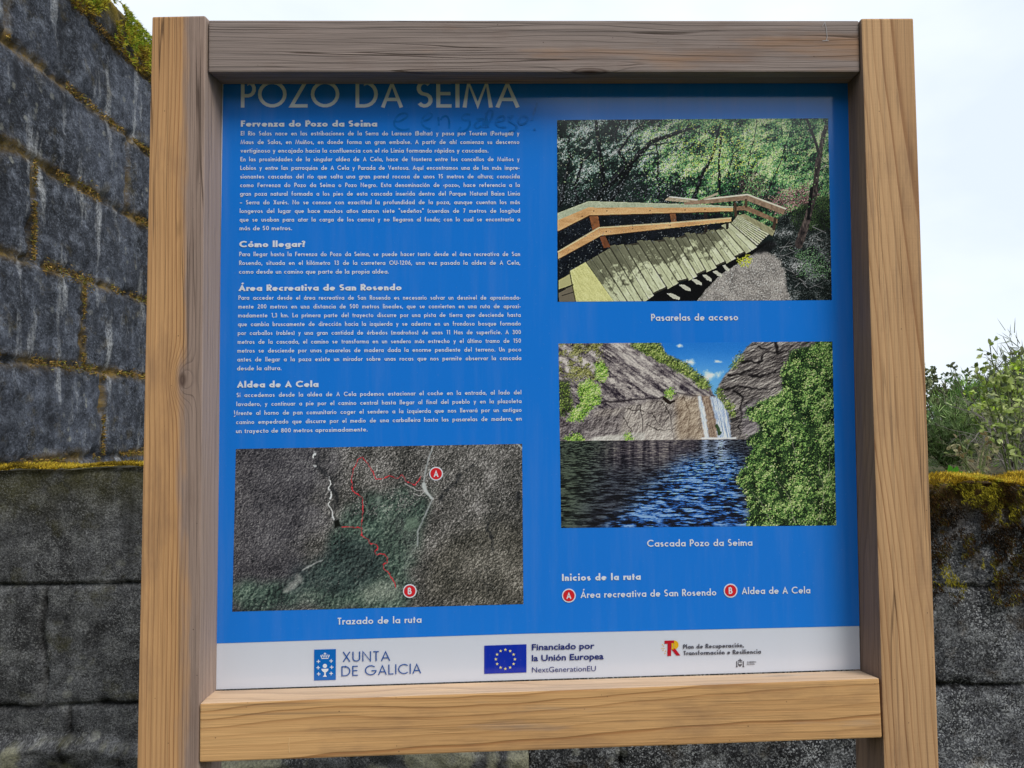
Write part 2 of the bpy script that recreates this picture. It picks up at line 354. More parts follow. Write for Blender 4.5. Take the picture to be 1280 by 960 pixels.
def stone(name, dark, mid, pale, joint_col, joint_amt, streak, moss_lo, moss_hi, moss_amt, crest_amt, speck=70.0, along='X', contrast=.7, salt=1.0):
    m = NT(name); p = m.coord(); s = m.sep(p); u = s[0] if along == 'X' else s[1]; z = s[2]
    q = m.comb(u, z, 0.0)
    a = m.noise(q, 2.3, 6, .62); b = m.noise(q, 13.0, 6, .72); c = m.noise(q, speck, 5, .75); a2 = m.noise(m.comb(u, z, 7.0), 1.1, 3, .5)
    col = m.mix(m.ramp(a, [(.38, 0), (.62, 1)]), lin(dark), lin(mid))
    col = m.mix(m.ramp(a2, [(.42, .75), (.54, 0)]), col, lin(np.asarray(dark) * .52))
    dp = m.noise(m.comb(m.math('MULTIPLY', u, 4.0), m.math('MULTIPLY', z, 1.8), 21.0), 1.0, 5, .65); col = m.mix(m.ramp(dp, [(.52, 0), (.62, .6)]), col, lin(np.asarray(dark) * .45))
    col = m.mix(m.ramp(b, [(.50, 0), (.70, .7)]), col, lin(pale))
    col = m.mix(m.ramp(b, [(.34, .65), (.47, 0)]), col, lin(np.asarray(dark) * .5))
    col = m.mix(m.math('MULTIPLY', m.ramp(c, [(.54, 0), (.64, contrast)]), m.ramp(b, [(.38, .2), (.6, 1)])), col, lin(np.minimum(np.asarray(pale) * 1.2, 255)))
    col = m.mix(m.ramp(c, [(.36, contrast), (.48, 0)]), col, lin(np.asarray(dark) * .30))
    vc = m.sep(m.voronoi(q, speck * 2.2, out=1))[0]
    col = m.mix(m.math('MULTIPLY', m.ramp(vc, [(.78, 0), (.86, 1)], 'LINEAR'), m.ramp(m.noise(q, 6.0, 5, .7), [(.38, .06 * salt), (.62, contrast * salt)])), col, lin(np.minimum(np.asarray(pale) * 1.35, 255)))
    col = m.mix(m.ramp(vc, [(.16, contrast * .9), (.24, 0)]), col, lin(np.asarray(dark) * .28))
    # run-down streaks and crusts of pale lichen
    st = m.noise(m.comb(m.math('MULTIPLY', u, 9.0), m.math('MULTIPLY', z, 1.7), 3.0), 1.0, 4, .6)
    sf = m.math('MULTIPLY', m.ramp(st, [(.56, 0), (.70, 1)]), m.ramp(c, [(.36, 0), (.60, 1)]))
    col = m.mix(m.math('MULTIPLY', sf, streak), col, lin((196, 198, 200)))
    dk = m.noise(m.comb(m.math('MULTIPLY', u, 7.0), m.math('MULTIPLY', z, 1.1), 8.0), 1.0, 4, .6)
    col = m.mix(m.ramp(dk, [(.54, 0), (.70, .70)]), col, lin(np.asarray(dark) * .55))
    lv = m.voronoi(m.comb(m.math('ADD', u, m.math('MULTIPLY', b, .05)), m.math('ADD', z, m.math('MULTIPLY', c, .03)), 0.0), 17.0)
    lf = m.math('MULTIPLY', m.ramp(lv, [(.17, 1), (.26, 0)]), m.ramp(a, [(.50, 0), (.60, .7)]))
    col = m.mix(m.math('MULTIPLY', lf, m.ramp(c, [(.3, .2), (.6, 1)])), col, lin((150, 150, 140)))
    j = m.attr('joint'); jb = m.math('MULTIPLY', j, m.ramp(m.noise(q, 4.0, 5, .7), [(.40, .05), (.58, 1)]))
    col = m.mix(m.math('MULTIPLY', jb, joint_amt, clamp=True), col, m.mix(m.ramp(c, [(.35, 0), (.65, 1)]), lin(joint_col), lin(np.asarray(joint_col) * .55)))
    mo = m.noise(q, 7.5, 6, .68)
    mc = m.mix(m.ramp(c, [(.35, 0), (.65, 1)]), lin(moss_lo), lin(moss_hi))
    col = m.mix(m.math('MULTIPLY', m.ramp(mo, [(.56, 0), (.66, 1)]), moss_amt), col, mc)
    col = m.mix(m.math('MULTIPLY', m.attr('crust'), m.ramp(c, [(.35, .25), (.6, 1)])), col, lin((158, 156, 132)))
    cr = m.math('MULTIPLY', m.math('MULTIPLY', m.attr('crest'), crest_amt), m.ramp(mo, [(.34, 0), (.5, 1)]), clamp=True)
    col = m.mix(cr, col, mc)
    m.set('Base Color', col); m.set('Roughness', .92); m.set('Specular IOR Level', .18)
    h = m.math('ADD', m.math('MULTIPLY', b, .7), m.math('MULTIPLY', c, .8)); m.bump(h, .9, .008)
    return m.m

def xrun(y): return lambda u, o, z: np.stack([u, y - o, z], -1)
def yrun(x): return lambda u, o, z: np.stack([x + o, u, z], -1)
M_TALL = stone('stone_blue_grey', (60, 64, 73), (86, 91, 103), (130, 136, 148), (150, 122, 56), .80, 1.0, (96, 84, 26), (150, 128, 44), .16, .9, 80.0, 'Y', .45, .35)
M_LOW = stone('stone_dark_grey', (58, 58, 60), (102, 103, 106), (136, 137, 137), (24, 24, 24), .9, .22, (60, 58, 24), (96, 92, 34), .30, .45, 150.0, 'X', .62, .5)
M_RIGHT = stone('stone_speckled_grey', (62, 63, 67), (102, 104, 110), (150, 152, 154), (26, 24, 22), .85, .18, (44, 34, 18), (84, 64, 24), .40, 1.1, 120.0, 'X', .85, .7)

cz = [-.10 - 1.0, -.49, -.10, .300, .690, 1.08, 1.482, 1.870, 2.262]
jn = [[2.0, 3.4, 4.9], [1.6, 2.9, 4.2, 5.6], [2.2, 3.6, 5.0], [1.40, 2.24, 3.2, 4.3, 5.4], [2.06, 3.0, 4.1, 5.3], [1.30, 1.68, 2.75, 3.8, 5.0], [2.45, 3.5, 4.6, 5.7], [1.5, 2.85, 4.0, 5.2], [1.25, 3.6, 5.2]]
tall = block_wall('tall_stone_wall', yrun(-1.85), 1.19, 6.6, GROUND, 2.455, .45, cz, jn, .012, .012, M_TALL, 2, joint_w=.012, depth=.016, rough=.012, chip=.022)
tag(tall, 'tall blue grey stone block wall with ochre mossy joints, upper left behind the board', 'wall')
cl = [-1.0, -.735, -.382, -.027]
lowl = block_wall('low_stone_wall', xrun(1.0), -2.6, .02, GROUND, .310, .19, cl, [[-2.1, -.9], [-2.0, -1.33, -.5], [-2.2, -1.405, -.62], [-1.9, -.95, -.2]], .0075, .0075, M_LOW, 4, joint_w=.0045, depth=.016, rough=.007, chip=.010, foot=-.50)
tag(lowl, 'low dark stone block wall with a thin yellow moss top, left of the board', 'wall')
cr_ = [-1.0, -.735, -.383, -.088]
lowr = block_wall('low_stone_wall', xrun(1.0), .023, 3.2, GROUND, .228, .24, cr_, [[.7, 1.9], [.3, 1.05, 2.2], [.6, 1.75, 2.6], [.9, 2.0]], .0075, .0075, M_RIGHT, 6, joint_w=.005, depth=.012, rough=.011, chip=.016, foot=-.66)
tag(lowr, 'low speckled stone wall with thick golden moss and green hanging moss, right of the board', 'wall')

# ------------------------------------------------------------------ moss: small blades in cushions
def leafy(name, trans=.25, rough=.6, spec=.25):
    m = NT(name); c = m.attr('tint', 'Color'); m.set('Base Color', c); m.set('Roughness', rough); m.set('Specular IOR Level', spec)
    if trans:
        t = m.n("ShaderNodeBsdfTranslucent"); m.t.links.new(c, t.inputs[0]); k = m.n("ShaderNodeMixShader"); k.inputs[0].default_value = trans
        m.t.links.new(m.b.outputs[0], k.inputs[1]); m.t.links.new(t.outputs[0], k.inputs[2]); m.t.links.new(k.outputs[0], m.out.inputs[0])
    return m.m
M_MOSS = leafy('moss', .15, .9, .1); M_LEAF = leafy('leaf', .40, .5, .35); M_NEEDLE = leafy('needle', .32, .6, .3)
def blades(name, P, N, length, width, cols, parent, label, rs, up=.25, jit=.8, mat=M_MOSS):
    n = len(P); d = N + rs.normal(0, jit, (n, 3)); d[:, 2] += up; d /= np.linalg.norm(d, axis=1, keepdims=True)
    s = np.cross(d, rs.normal(0, 1, (n, 3))); s /= np.linalg.norm(s, axis=1, keepdims=True)
    L = length * rs.uniform(.5, 1.4, (n, 1)); W = width * rs.uniform(.6, 1.3, (n, 1))
    b = P - d * L * .3
    V = np.stack([b - s * W, b + s * W, b + d * L * 1.3], 1).reshape(-1, 3)
    c = np.repeat(lin(cols), 3, 0) ; c = np.column_stack([c, np.ones(len(c))])
    o = part(name, V, np.arange(n * 3).reshape(n, 3), mat, parent, False, {'tint': c}); tag(o, label, kind='stuff'); return o
def pick(rs, n, pal, key=None, sp=.12):
    pal = np.asarray(pal, float); k = rs.rand(n) if key is None else np.clip(key + rs.normal(0, .16, n), 0, .999)
    c = pal[(k * len(pal)).astype(int)]; return np.clip(c * (1 + rs.normal(0, sp, (n, 1))), 0, 255)
rs = np.random.RandomState(5)
def surf_z(u, seed, z1, tn=.012): return z1 + tn * 2 * (fbm(u * 5, u * 0, seed + 7, 4) - .5)
def moss_top(wall, u0, u1, y0, y1, z1, seed, n, h, length, pal, thr, label):
    u = rs.uniform(u0, u1, n); y = rs.uniform(y0, y1, n) if True else 0
    # more of it at the front lip, where it shows
    y = np.where(rs.rand(n) < .45, y0 + np.abs(rs.normal(0, .02, n)), y)
    k = fbm(u * 9, y * 9, seed, 4); keep = k > thr; u, y, k = u[keep], y[keep], k[keep]
    cush = np.clip((k - thr) * 4, 0, 1) * h * (.4 + .6 * fbm(u * 30, y * 30, seed + 4, 3))
    P = np.column_stack([u, y, surf_z(u, seed, z1) + cush]); N = np.zeros_like(P); N[:, 2] = 1; N[:, 1] = -np.exp(-((y - y0) / .012) ** 2) * .9
    blades('moss', P, N, length, .0017, pick(rs, len(P), pal, fbm(u * 14, y * 14, seed + 2, 3) * 1.6 - .3), wall, label, rs)
GOLD = [(96, 82, 26), (150, 126, 38), (188, 160, 50), (206, 180, 66), (162, 150, 52)]
GOLD2 = [(120, 98, 26), (178, 148, 40), (214, 180, 58), (228, 200, 84), (190, 176, 62)]
moss_top(lowl, -2.5, -.45, .985, 1.18, .310, 4, 30000, .016, .008, GOLD, .33, 'thin yellow moss along the wall top')
moss_top(lowr, .45, 3.0, .982, 1.23, .228, 6, 64000, .024, .011, GOLD2 + [(132, 140, 30)], .30, 'thick golden moss along the wall top')
# hanging moss on the face of the right wall
n = 130000; u = rs.uniform(.45, 3.0, n); z = .235 - rs.beta(1.0, 1.25, n) * .38
k = fbm(u * 8.5, z * 7, 3, 4); k2 = fbm(u * 34, z * 34, 12, 3); keep = (k > .28 + .13 * sstep(.02, -.14, z) + .10 * np.exp(-((u - 1.42) / .07) ** 2) * sstep(.16, .20, z)) & (k2 > .40); u, z, k = u[keep], z[keep], k[keep]
P = np.column_stack([u, .992 - .014 * fbm(u * 30, z * 30, 5, 3) - .008 * np.clip((k - .45) * 5, 0, 1), z]); N = np.tile([0, -1.0, -.55], (len(u), 1))
key = np.clip(fbm(u * 16, z * 16, 8, 3) * 2.0 - .62 + .34 * sstep(.12, .23, z), 0, 1)
blades('hanging_moss', P, N, .008, .0014, pick(rs, len(u), [(26, 20, 12), (52, 36, 16), (76, 52, 20), (70, 64, 22), (104, 98, 28), (156, 146, 44)], key), lowr, 'dark green and brown moss hanging down the stone face', rs, up=-.35, jit=.6)
# moss on the coping of the tall wall
n = 34000; y = rs.uniform(1.3, 5.5, n); z = 2.47 - np.abs(rs.beta(1, 1.8, n)) * .26
k = fbm(y * 4.5, z * 6, 9, 4); keep = k > .33 + .20 * sstep(2.42, 2.22, z); y, z, k = y[keep], z[keep], k[keep]
P = np.column_stack([-1.838 + .02 * fbm(y * 20, z * 20, 3, 3), y, z]); N = np.tile([1.0, 0, .2], (len(y), 1))
blades('moss', P, N, .016, .003, pick(rs, len(y), [(104, 84, 40), (140, 112, 50), (168, 150, 56), (196, 190, 66), (150, 164, 52), (116, 146, 48), (172, 184, 74)], fbm(y * 9, z * 9, 2, 3) * 1.7 - .35), tall, 'yellow green moss on the coping', rs, up=-.1, jit=.7)
# tufts in the joints of the tall wall
Ps = []
for zc in cz[2:]: yy = rs.uniform(1.25, 5.0, 3000); kk = fbm(yy * 4, yy * 0 + zc, 6, 5) > .53 - .06 * (zc < 1.2); yy = yy[kk]; Ps.append(np.column_stack([np.full(len(yy), -1.848), yy, zc + rs.normal(0, 1, len(yy)) * (.004 + .022 * fbm(yy * 3.3, yy * 0 + zc, 2, 3) ** 2)]))
for ci, js in enumerate(jn):
    for jy in js:
        zz = rs.uniform(cz[ci], cz[ci + 1] if ci + 1 < len(cz) else 2.4, 500); kk = fbm(zz * 7, zz * 0 + jy, 3, 3) > .52; zz = zz[kk]
        Ps.append(np.column_stack([np.full(len(zz), -1.848), jy + rs.normal(0, .008, len(zz)), zz]))
P = np.concatenate(Ps); P = P[(P[:, 2] > -.2)]
blades('joint_moss', P, np.tile([1.0, 0, 0], (len(P), 1)), .011, .0025, pick(rs, len(P), [(120, 98, 54), (150, 120, 62), (176, 144, 78), (128, 126, 56), (92, 76, 44)]), tall, 'ochre moss in the joints', rs, up=0, jit=.8)

# ================================================================== vegetation behind the right wall
class Leaves:
    def __init__(self): self.V = []; self.F = []; self.C = []
    def leaf(self, p, d, nrm, L, W, col, fold=.25):
        d = np.asarray(d, float); d = d / np.linalg.norm(d); s = np.cross(d, nrm); s = s / (np.linalg.norm(s) + 1e-9); nn = np.cross(s, d)
        o = len(self.V)
        for a, b, c in ((0, 0, 0), (.30, .46, fold), (.66, .42, fold), (1, 0, .06), (.66, -.42, fold), (.30, -.46, fold)): self.V.append(p + d * L * a + s * W * b + nn * W * c)
        self.F += [[o, o + 1, o + 2, o + 3], [o, o + 3, o + 4, o + 5]]; self.C += [col] * 6
    def blade(self, p, d, L, W, col, rs):
        d = np.asarray(d, float); d = d / np.linalg.norm(d); s = np.cross(d, rs.normal(0, 1, 3)); s = s / (np.linalg.norm(s) + 1e-9)
        o = len(self.V); self.V += [p - s * W, p + s * W, p + d * L * .6 + s * W * .8, p + d * L, p + d * L * .6 - s * W * .8]; self.F.append([o, o + 1, o + 2, o + 3, o + 4]); self.C += [col] * 5
    def build(self, name, mat, parent):
        c = lin(np.array(self.C)); c = np.column_stack([c, np.ones(len(c))]); return part(name, np.array(self.V), self.F, mat, parent, False, {'tint': c})
class Tubes:
    def __init__(self): self.V = []; self.F = []
    def add(self, pts, r0, r1, k=5):
        P = np.asarray(pts, float); n = len(P); o = len(self.V)
        for i in range(n):
            d = P[min(i + 1, n - 1)] - P[max(i - 1, 0)]; d = d / (np.linalg.norm(d) + 1e-9); a = np.cross(d, [.3, .9, .1]); a /= np.linalg.norm(a); b = np.cross(d, a); r = r0 + (r1 - r0) * i / (n - 1)
            for j in range(k): t = 2 * math.pi * j / k; self.V.append(P[i] + (a * math.cos(t) + b * math.sin(t)) * r)
        for i in range(n - 1):
            for j in range(k): self.F.append([o + i * k + j, o + i * k + (j + 1) % k, o + (i + 1) * k + (j + 1) % k, o + (i + 1) * k + j])
    def build(self, name, mat, parent): return part(name, np.array(self.V), self.F, mat, parent, True)
def bez(p0, p1, p2, n=10):
    t = np.linspace(0, 1, n)[:, None]; p0, p1, p2 = map(np.asarray, (p0, p1, p2)); return p0 * (1 - t) ** 2 + 2 * p1 * t * (1 - t) + p2 * t * t
B_PALE = plain('bark_pale', (150, 142, 116), .8, .2, .25); B_GREY = plain('bark_grey', (128, 122, 116), .85, .2, .3); B_GREEN = plain('stem_green', (92, 104, 58), .7, .3, .2); B_DARK = plain('bark_dark', (72, 64, 54), .9, .2, .3)
SOIL = .10
def rnd_dir(r, up=.2): d = r.normal(0, 1, 3); d[2] += up; return d / np.linalg.norm(d)

def bramble(root, tips, label, seed, leafL, pal, dens=26, spread=.05):
    """arching stems carrying stalked oval leaves"""
    r = np.random.RandomState(seed); e = empty('bramble', root, label, 'bush'); st = Tubes(); lv = Leaves(); root = np.asarray(root, float)
    for tip, bend in tips:
        tip = np.asarray(tip, float); mid = (root + tip) / 2 + np.asarray(bend); b0 = root + np.array([r.uniform(-.03, .03), r.uniform(-.03, .03), 0])
        c = bez(b0, mid, tip, 16); st.add(c, .0042, .0014)
        n = int(dens * np.linalg.norm(tip - root) / .5)
        for i in range(n):
            t = r.uniform(.22, 1.0); q = c[min(int(t * 15), 14)] + (c[min(int(t * 15) + 1, 15)] - c[min(int(t * 15), 14)]) * r.rand()
            d = rnd_dir(r, .25); L = r.uniform(.5, 1) * spread; end = q + d * L; st.add([q, q + d * L * .6 + (0, 0, .006), end], .0012, .0008, 3)
            col = pick(r, 1, pal, sp=.10)[0]
            for j in range(3):
                d2 = d + r.normal(0, .7, 3); lv.leaf(end, d2, r.normal(0, .6, 3) + (0, -.4, 1), leafL * r.uniform(.6, 1.15), leafL * r.uniform(.5, .75), col)
        lv.leaf(c[-1], c[-1] - c[-2], (0, -.5, 1), leafL, leafL * .6, pick(r, 1, pal)[0])
    st.build('stem', B_GREEN, e); lv.build('foliage', M_LEAF, e); return e
def broom(root, h, w, label, seed, pal, n=520, name='broom_shrub', L=.10, lean=(0, 0), cat='bush'):
    """dense fine green twigs fanning up from a short trunk"""
    r = np.random.RandomState(seed); e = empty(name, root, label, cat); st = Tubes(); lv = Leaves(); root = np.asarray(root, float)
    for i in range(26):
        a = r.uniform(0, 2 * math.pi); k = r.uniform(.3, 1) ** .7; tip = root + np.array([math.cos(a) * w * k + lean[0] * h, math.sin(a) * w * k * .8 + lean[1] * h, h * (1.02 - .42 * k * k) * r.uniform(.75, 1.05)])
        c = bez(root, root + (tip - root) * (.35, .35, .65), tip, 8); st.add(c, .010 * h, .002, 4)
        for j in range(n // 26):
            t = r.uniform(.25, 1.0); q = c[min(int(t * 7), 6)] + r.normal(0, .055, 3) * h; d = (c[-1] - c[0]) * .5 / h + r.normal(0, .45, 3) + (0, 0, .35)
            col = pick(r, 1, pal, sp=.16)[0]
            for m_ in range(5): lv.blade(q + r.normal(0, .018, 3) * h, d + r.normal(0, .35, 3), L * h * r.uniform(.6, 1.3), .0030 * h ** .5, col, r)
    st.build('stem', B_DARK, e); lv.build('foliage', M_NEEDLE, e); return e
def bare(root, h, w, label, seed, n=60, mat=None):
    r = np.random.RandomState(seed); e = empty('bare_shrub', root, label, 'bush'); st = Tubes(); root = np.asarray(root, float)
    def grow(p, d, L, rad, lev):
        pts = [p]; q = p.copy(); dd = d.copy()
        for i in range(6): dd = dd + r.normal(0, .16, 3) + (0, 0, .03); dd /= np.linalg.norm(dd); q = q + dd * L / 6; pts.append(q.copy())
        st.add(pts, rad, rad * .5, 4)
        if lev < 3:
            for i in range(r.randint(3, 6)): grow(pts[r.randint(2, 7)], dd * .7 + r.normal(0, .5, 3), L * r.uniform(.45, .75), rad * .5, lev + 1)
    for i in range(n // 6):
        d = np.array([r.uniform(-w, w), r.uniform(-w, w), h]); d /= np.linalg.norm(d); grow(root + r.normal(0, .03, 3) * (1, 1, 0), d, h * r.uniform(.5, .8), .0042, 0)
    st.build('twigs', mat or B_GREY, e); return e
def leafy_shrub(root, h, w, label, seed, pal, n=900, leafL=.035, name='leafy_shrub', cat='bush', squash=1.0):
    r = np.random.RandomState(seed); e = empty(name, root, label, cat); st = Tubes(); lv = Leaves(); root = np.asarray(root, float); tips = []
    for i in range(16):
        a = r.uniform(0, 2 * math.pi); k = r.uniform(.15, 1); tip = root + np.array([math.cos(a) * w * k, math.sin(a) * w * k, h * (1 - .45 * k * k) * r.uniform(.7, 1.05)])
        c = bez(root, root + (tip - root) * (.25, .25, .6), tip, 9); st.add(c, .012 * h, .003, 5); tips.append(c)
        for j in range(5):
            q = c[r.randint(3, 9)]; t2 = q + rnd_dir(r, .5) * w * r.uniform(.25, .6); c2 = bez(q, (q + t2) / 2 + (0, 0, .05), t2, 6); st.add(c2, .004 * h, .0015, 4); tips.append(c2)
    for i in range(n):
        c = tips[r.randint(len(tips))]; q = c[r.randint(len(c) // 3, len(c))] + r.normal(0, .035, 3) * h; col = pick(r, 1, pal, sp=.15)[0]; d = rnd_dir(r, .1)
        for j in range(3): lv.leaf(q + r.normal(0, .015, 3) * h, d + r.normal(0, .5, 3), r.normal(0, .6, 3) + (0, 0, 1), leafL * r.uniform(.6, 1.2), leafL * r.uniform(.45, .7), col)
    st.build('stem', B_DARK, e); lv.build('foliage', M_LEAF, e); return e

GREEN_D = [(76, 102, 58), (98, 128, 72), (120, 148, 84), (142, 166, 106), (164, 180, 130)]
GREEN_L = [(128, 148, 70), (158, 176, 92), (184, 198, 120), (148, 164, 96), (198, 206, 146)]
GREEN_Y = [(132, 160, 38), (160, 188, 50), (180, 204, 76), (116, 142, 46)]
OLIVE = [(88, 100, 64), (112, 120, 82), (134, 138, 104), (78, 94, 56)]
def gp(px, Y, z=SOIL): q = at(px, 560, Y); return (q[0], Y, z)
def tp_(px, py, Y): return at(px, py, Y)
broom(gp(1186, 3.0), .47, .30, 'dark green broom bush with fine twigs just right of the post behind the mossy wall', 21, GREEN_D + [(120, 140, 84)], n=1300)
broom(gp(1234, 3.5), .64, .34, 'taller fine leaved green bush in the middle of the greenery behind the right wall', 22, [(78, 116, 48), (102, 142, 60), (130, 166, 78), (90, 126, 60)], n=1000)
broom(gp(1306, 3.9), .95, .45, 'grey green broom bush rising at the right edge of the greenery', 23, OLIVE, n=1000)
leafy_shrub(gp(1264, 2.9), .66, .26, 'leafy shrub with yellow green leaves on the sloping top of the greenery', 31, GREEN_Y + GREEN_L, n=900, leafL=.030)
leafy_shrub(gp(1196, 8.0), .66, .9, 'hazy olive shrub farther back, showing just above the broom bush', 33, OLIVE, n=1500, leafL=.06)
bare(gp(1274, 2.3), .47, .30, 'bare grey twiggy shrub at the right edge behind the mossy wall', 41, n=72)
bare(gp(1240, 2.0), .22, .40, 'small tangle of thin dry stalks low behind the golden moss', 42, n=36, mat=B_PALE)
bramble(gp(1268, 1.75), [(tp_(1237, 431, 1.85), (-.02, 0, .12)), (tp_(1256, 452, 1.8), (.0, 0, .10)), (tp_(1277, 440, 1.9), (.02, 0, .1)), (tp_(1228, 492, 1.7), (-.02, 0, .16)), (tp_(1222, 470, 1.9), (.04, 0, .12))],
        'tall bramble with pale green leaves reaching highest into the sky', 51, .030, GREEN_L + [(100, 112, 84), (130, 136, 96)], dens=26)
bramble(gp(1216, 1.45), [(tp_(1186, 567, 1.42), (.03, 0, .10)), (tp_(1196, 548, 1.5), (.02, 0, .08)), (tp_(1232, 552, 1.45), (-.01, 0, .06)), (tp_(1240, 545, 1.5), (.01, 0, .05))],
        'low arching bramble with beige and green leaves right behind the golden moss', 52, .022, [(150, 152, 104), (172, 166, 126), (120, 136, 70), (136, 120, 80)], dens=20, spread=.035)
r_ = np.random.RandomState(9); e_ = empty('seedling', (tp_(1188, 600, 1.3)[0], 1.3, .215), 'small seedling with bright green round leaves beside the post on the mossy wall', 'plant')
t_ = Tubes(); l_ = Leaves(); b_ = np.array(e_.location)
for dx, dz, L in ((-.012, .040, .034), (.010, .036, .032), (.030, .030, .018), (-.028, .022, .016)):
    q = b_ + (dx, r_.uniform(-.01, .01), dz); t_.add(bez(b_, b_ + (0, 0, dz * .7), q, 6), .0012, .0008, 4); l_.leaf(q - (0, 0, .012), (dx * 14, -.3, .55), (0, -1, .35), L, L * .72, (98, 170, 52), .3)
t_.build('stem', B_GREEN, e_); l_.build('foliage', M_LEAF, e_)
# greenery that the board hides from here
leafy_shrub((.55, 3.4, SOIL), .85, .5, 'rounded green shrub behind the wall, hidden by the board', 61, GREEN_D, n=500, leafL=.045)
broom((-.45, 4.6, SOIL), .9, .5, 'low broom bush behind the wall, hidden by the panel', 62, GREEN_D, n=500)

# ================================================================== the information board
board = empty('information_board', (0, 0, GROUND), 'tall blue information board in a square wooden post frame in front of the stone walls', 'information board')

W_LEFT = wood('wood_left_post', 'Z', (-.16, .11), (.004, .006), 200, (202, 157, 110), (148, 102, 66), (146, 128, 120), -.26, (15.0, 0, .03),
              knots=[(.508, .016, -.06, .034, .017, .03, .030)], seed=1.7, warp=.008, soft=.95, face=((1, 0, 0), (172, 152, 140), .9))
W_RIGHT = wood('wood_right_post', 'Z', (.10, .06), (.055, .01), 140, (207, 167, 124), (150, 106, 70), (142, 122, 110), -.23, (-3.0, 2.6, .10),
               knots=[(-.55, -.032, -.047, .06, .012, .03, .014)], saw=.28, seed=4.1, warp=.013, soft=1.0, face=((-1, 0, 0), (122, 102, 92), .95), cracks=.5)  # inner face tint: weathered grey brown, with its shade painted into the colour
W_TOP = wood('wood_top_rail', 'X', (-.12, .08), (.010, .01), 140, (178, 142, 112), (118, 86, 66), (142, 130, 126), .12, (-.12, -1.0, 0), seed=2.9, warp=.014,
             knots=[(.085, -.046, -.025, .06, .014, .02, .010)], dark=.95, soft=1.0)
W_BOT = wood('wood_bottom_rail', 'X', (-.075, .05), (-.03, .01), 95, (218, 172, 118), (158, 108, 64), (170, 152, 136), -.15, (0, 2.2, -1.6), seed=6.3, warp=.022,
             knots=[(.408, .052, .012, .045, .014, .010, .010)], soft=1.0, face=((0, 0, 1), (208, 186, 164), .7), cracks=.16)

FY, BY = -.0605, .033
zb = GROUND - .012
lp = beam('post', [(-.6728, FY, zb), (-.5665, FY, zb), (-.5618, FY, 1.1335), (-.6501, FY, 1.1310),
                   (-.6728, BY, zb), (-.5660, BY, zb), (-.5490, BY, 1.1335), (-.6490, BY, 1.1310)], W_LEFT, board)
tag(lp, 'left post, orange outer half and grey inner half with a round knot')
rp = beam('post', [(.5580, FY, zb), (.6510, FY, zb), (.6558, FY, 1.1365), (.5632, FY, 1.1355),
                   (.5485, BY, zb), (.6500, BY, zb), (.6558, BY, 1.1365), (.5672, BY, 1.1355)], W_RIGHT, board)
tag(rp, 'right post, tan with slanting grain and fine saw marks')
tr = beam('rail', [(-.5586, -.054, 1.0392), (.5612, -.054, 1.0434), (.5625, -.054, 1.1350), (-.5586, -.054, 1.1291),
                   (-.5520, -.004, 1.0396), (.5640, -.004, 1.0446), (.5645, -.004, 1.1350), (-.5520, -.004, 1.1291)], W_TOP, board)
tag(tr, 'top rail weathered grey brown')
br = beam('rail', [(-.5626, -.0630, -.0997), (.5573, -.0630, -.0891), (.5556, -.0630, .0085), (-.5622, -.0630, -.0062),
                   (-.5620, -.0035, -.0997), (.5525, -.0035, -.0891), (.5520, -.0035, .0025), (-.5620, -.0035, -.0060)], W_BOT, board)
tag(br, 'bottom rail in fresh orange tan wood with wavy grain')
# a pale chalk scratch on the top rail
def ribbon(pts, w, closed=False):
    P = np.asarray(pts, float); n = len(P)
    if closed: d = np.roll(P, -1, 0) - np.roll(P, 1, 0)
    else:
        d = np.empty_like(P); d[1:-1] = 0
        s = P[1:] - P[:-1]; s = s / (np.linalg.norm(s, axis=1, keepdims=True) + 1e-12)
        d[0] = s[0]; d[-1] = s[-1]
        if n > 2: d[1:-1] = s[:-1] + s[1:]
    d = d / (np.linalg.norm(d, axis=1, keepdims=True) + 1e-12)
    nrm = np.stack([-d[:, 1], d[:, 0]], 1)
    k = np.ones(n)
    if not closed and n > 2:
        c = np.sum(np.stack([-s[:-1, 1], s[:-1, 0]], 1) * nrm[1:-1], 1); k[1:-1] = 1 / np.clip(c, .45, 1)
    a = P + nrm * (w / 2 * k)[:, None]; b = P - nrm * (w / 2 * k)[:, None]
    V = np.concatenate([a, b]); F = []
    for i in range(n if closed else n - 1):
        j = (i + 1) % n; F.append([i, j, n + j, n + i])
    return V, F
def front(name, strokes, w, mat, parent, Y, px=True):
    """strokes given in survey points, drawn as thin paint on the plane y = Y"""
    V = []; F = []; k = 0
    for i, s in enumerate(strokes):
        q = np.array([at(a, b, Y)[[0, 2]] for a, b in s])
        v, f = ribbon(q, w); yy = (Y - 6e-5 * i - 5e-5 * np.tile(np.linspace(0, 1, len(q)), 2))[:, None]
        V.append(np.column_stack([v[:, :1], yy, v[:, 1:]])); F += [[a + k for a in t] for t in f]; k += len(v)
    return part(name, np.concatenate(V), F, mat, parent)
chalk = plain('chalk', (168, 164, 166), .9, .1)
front('chalk_mark', [[(1031, 27), (1033, 36), (1034, 46), (1033, 51)], [(1028, 51), (1036, 50.5)], [(1031, 28), (1028, 33)]], .0011, chalk, tr, -.0548)
front('scratch', [[(362, 922), (361, 931), (362, 941)]], .0010, plain('splinter', (226, 190, 138), .8, .2), br, -.0636)

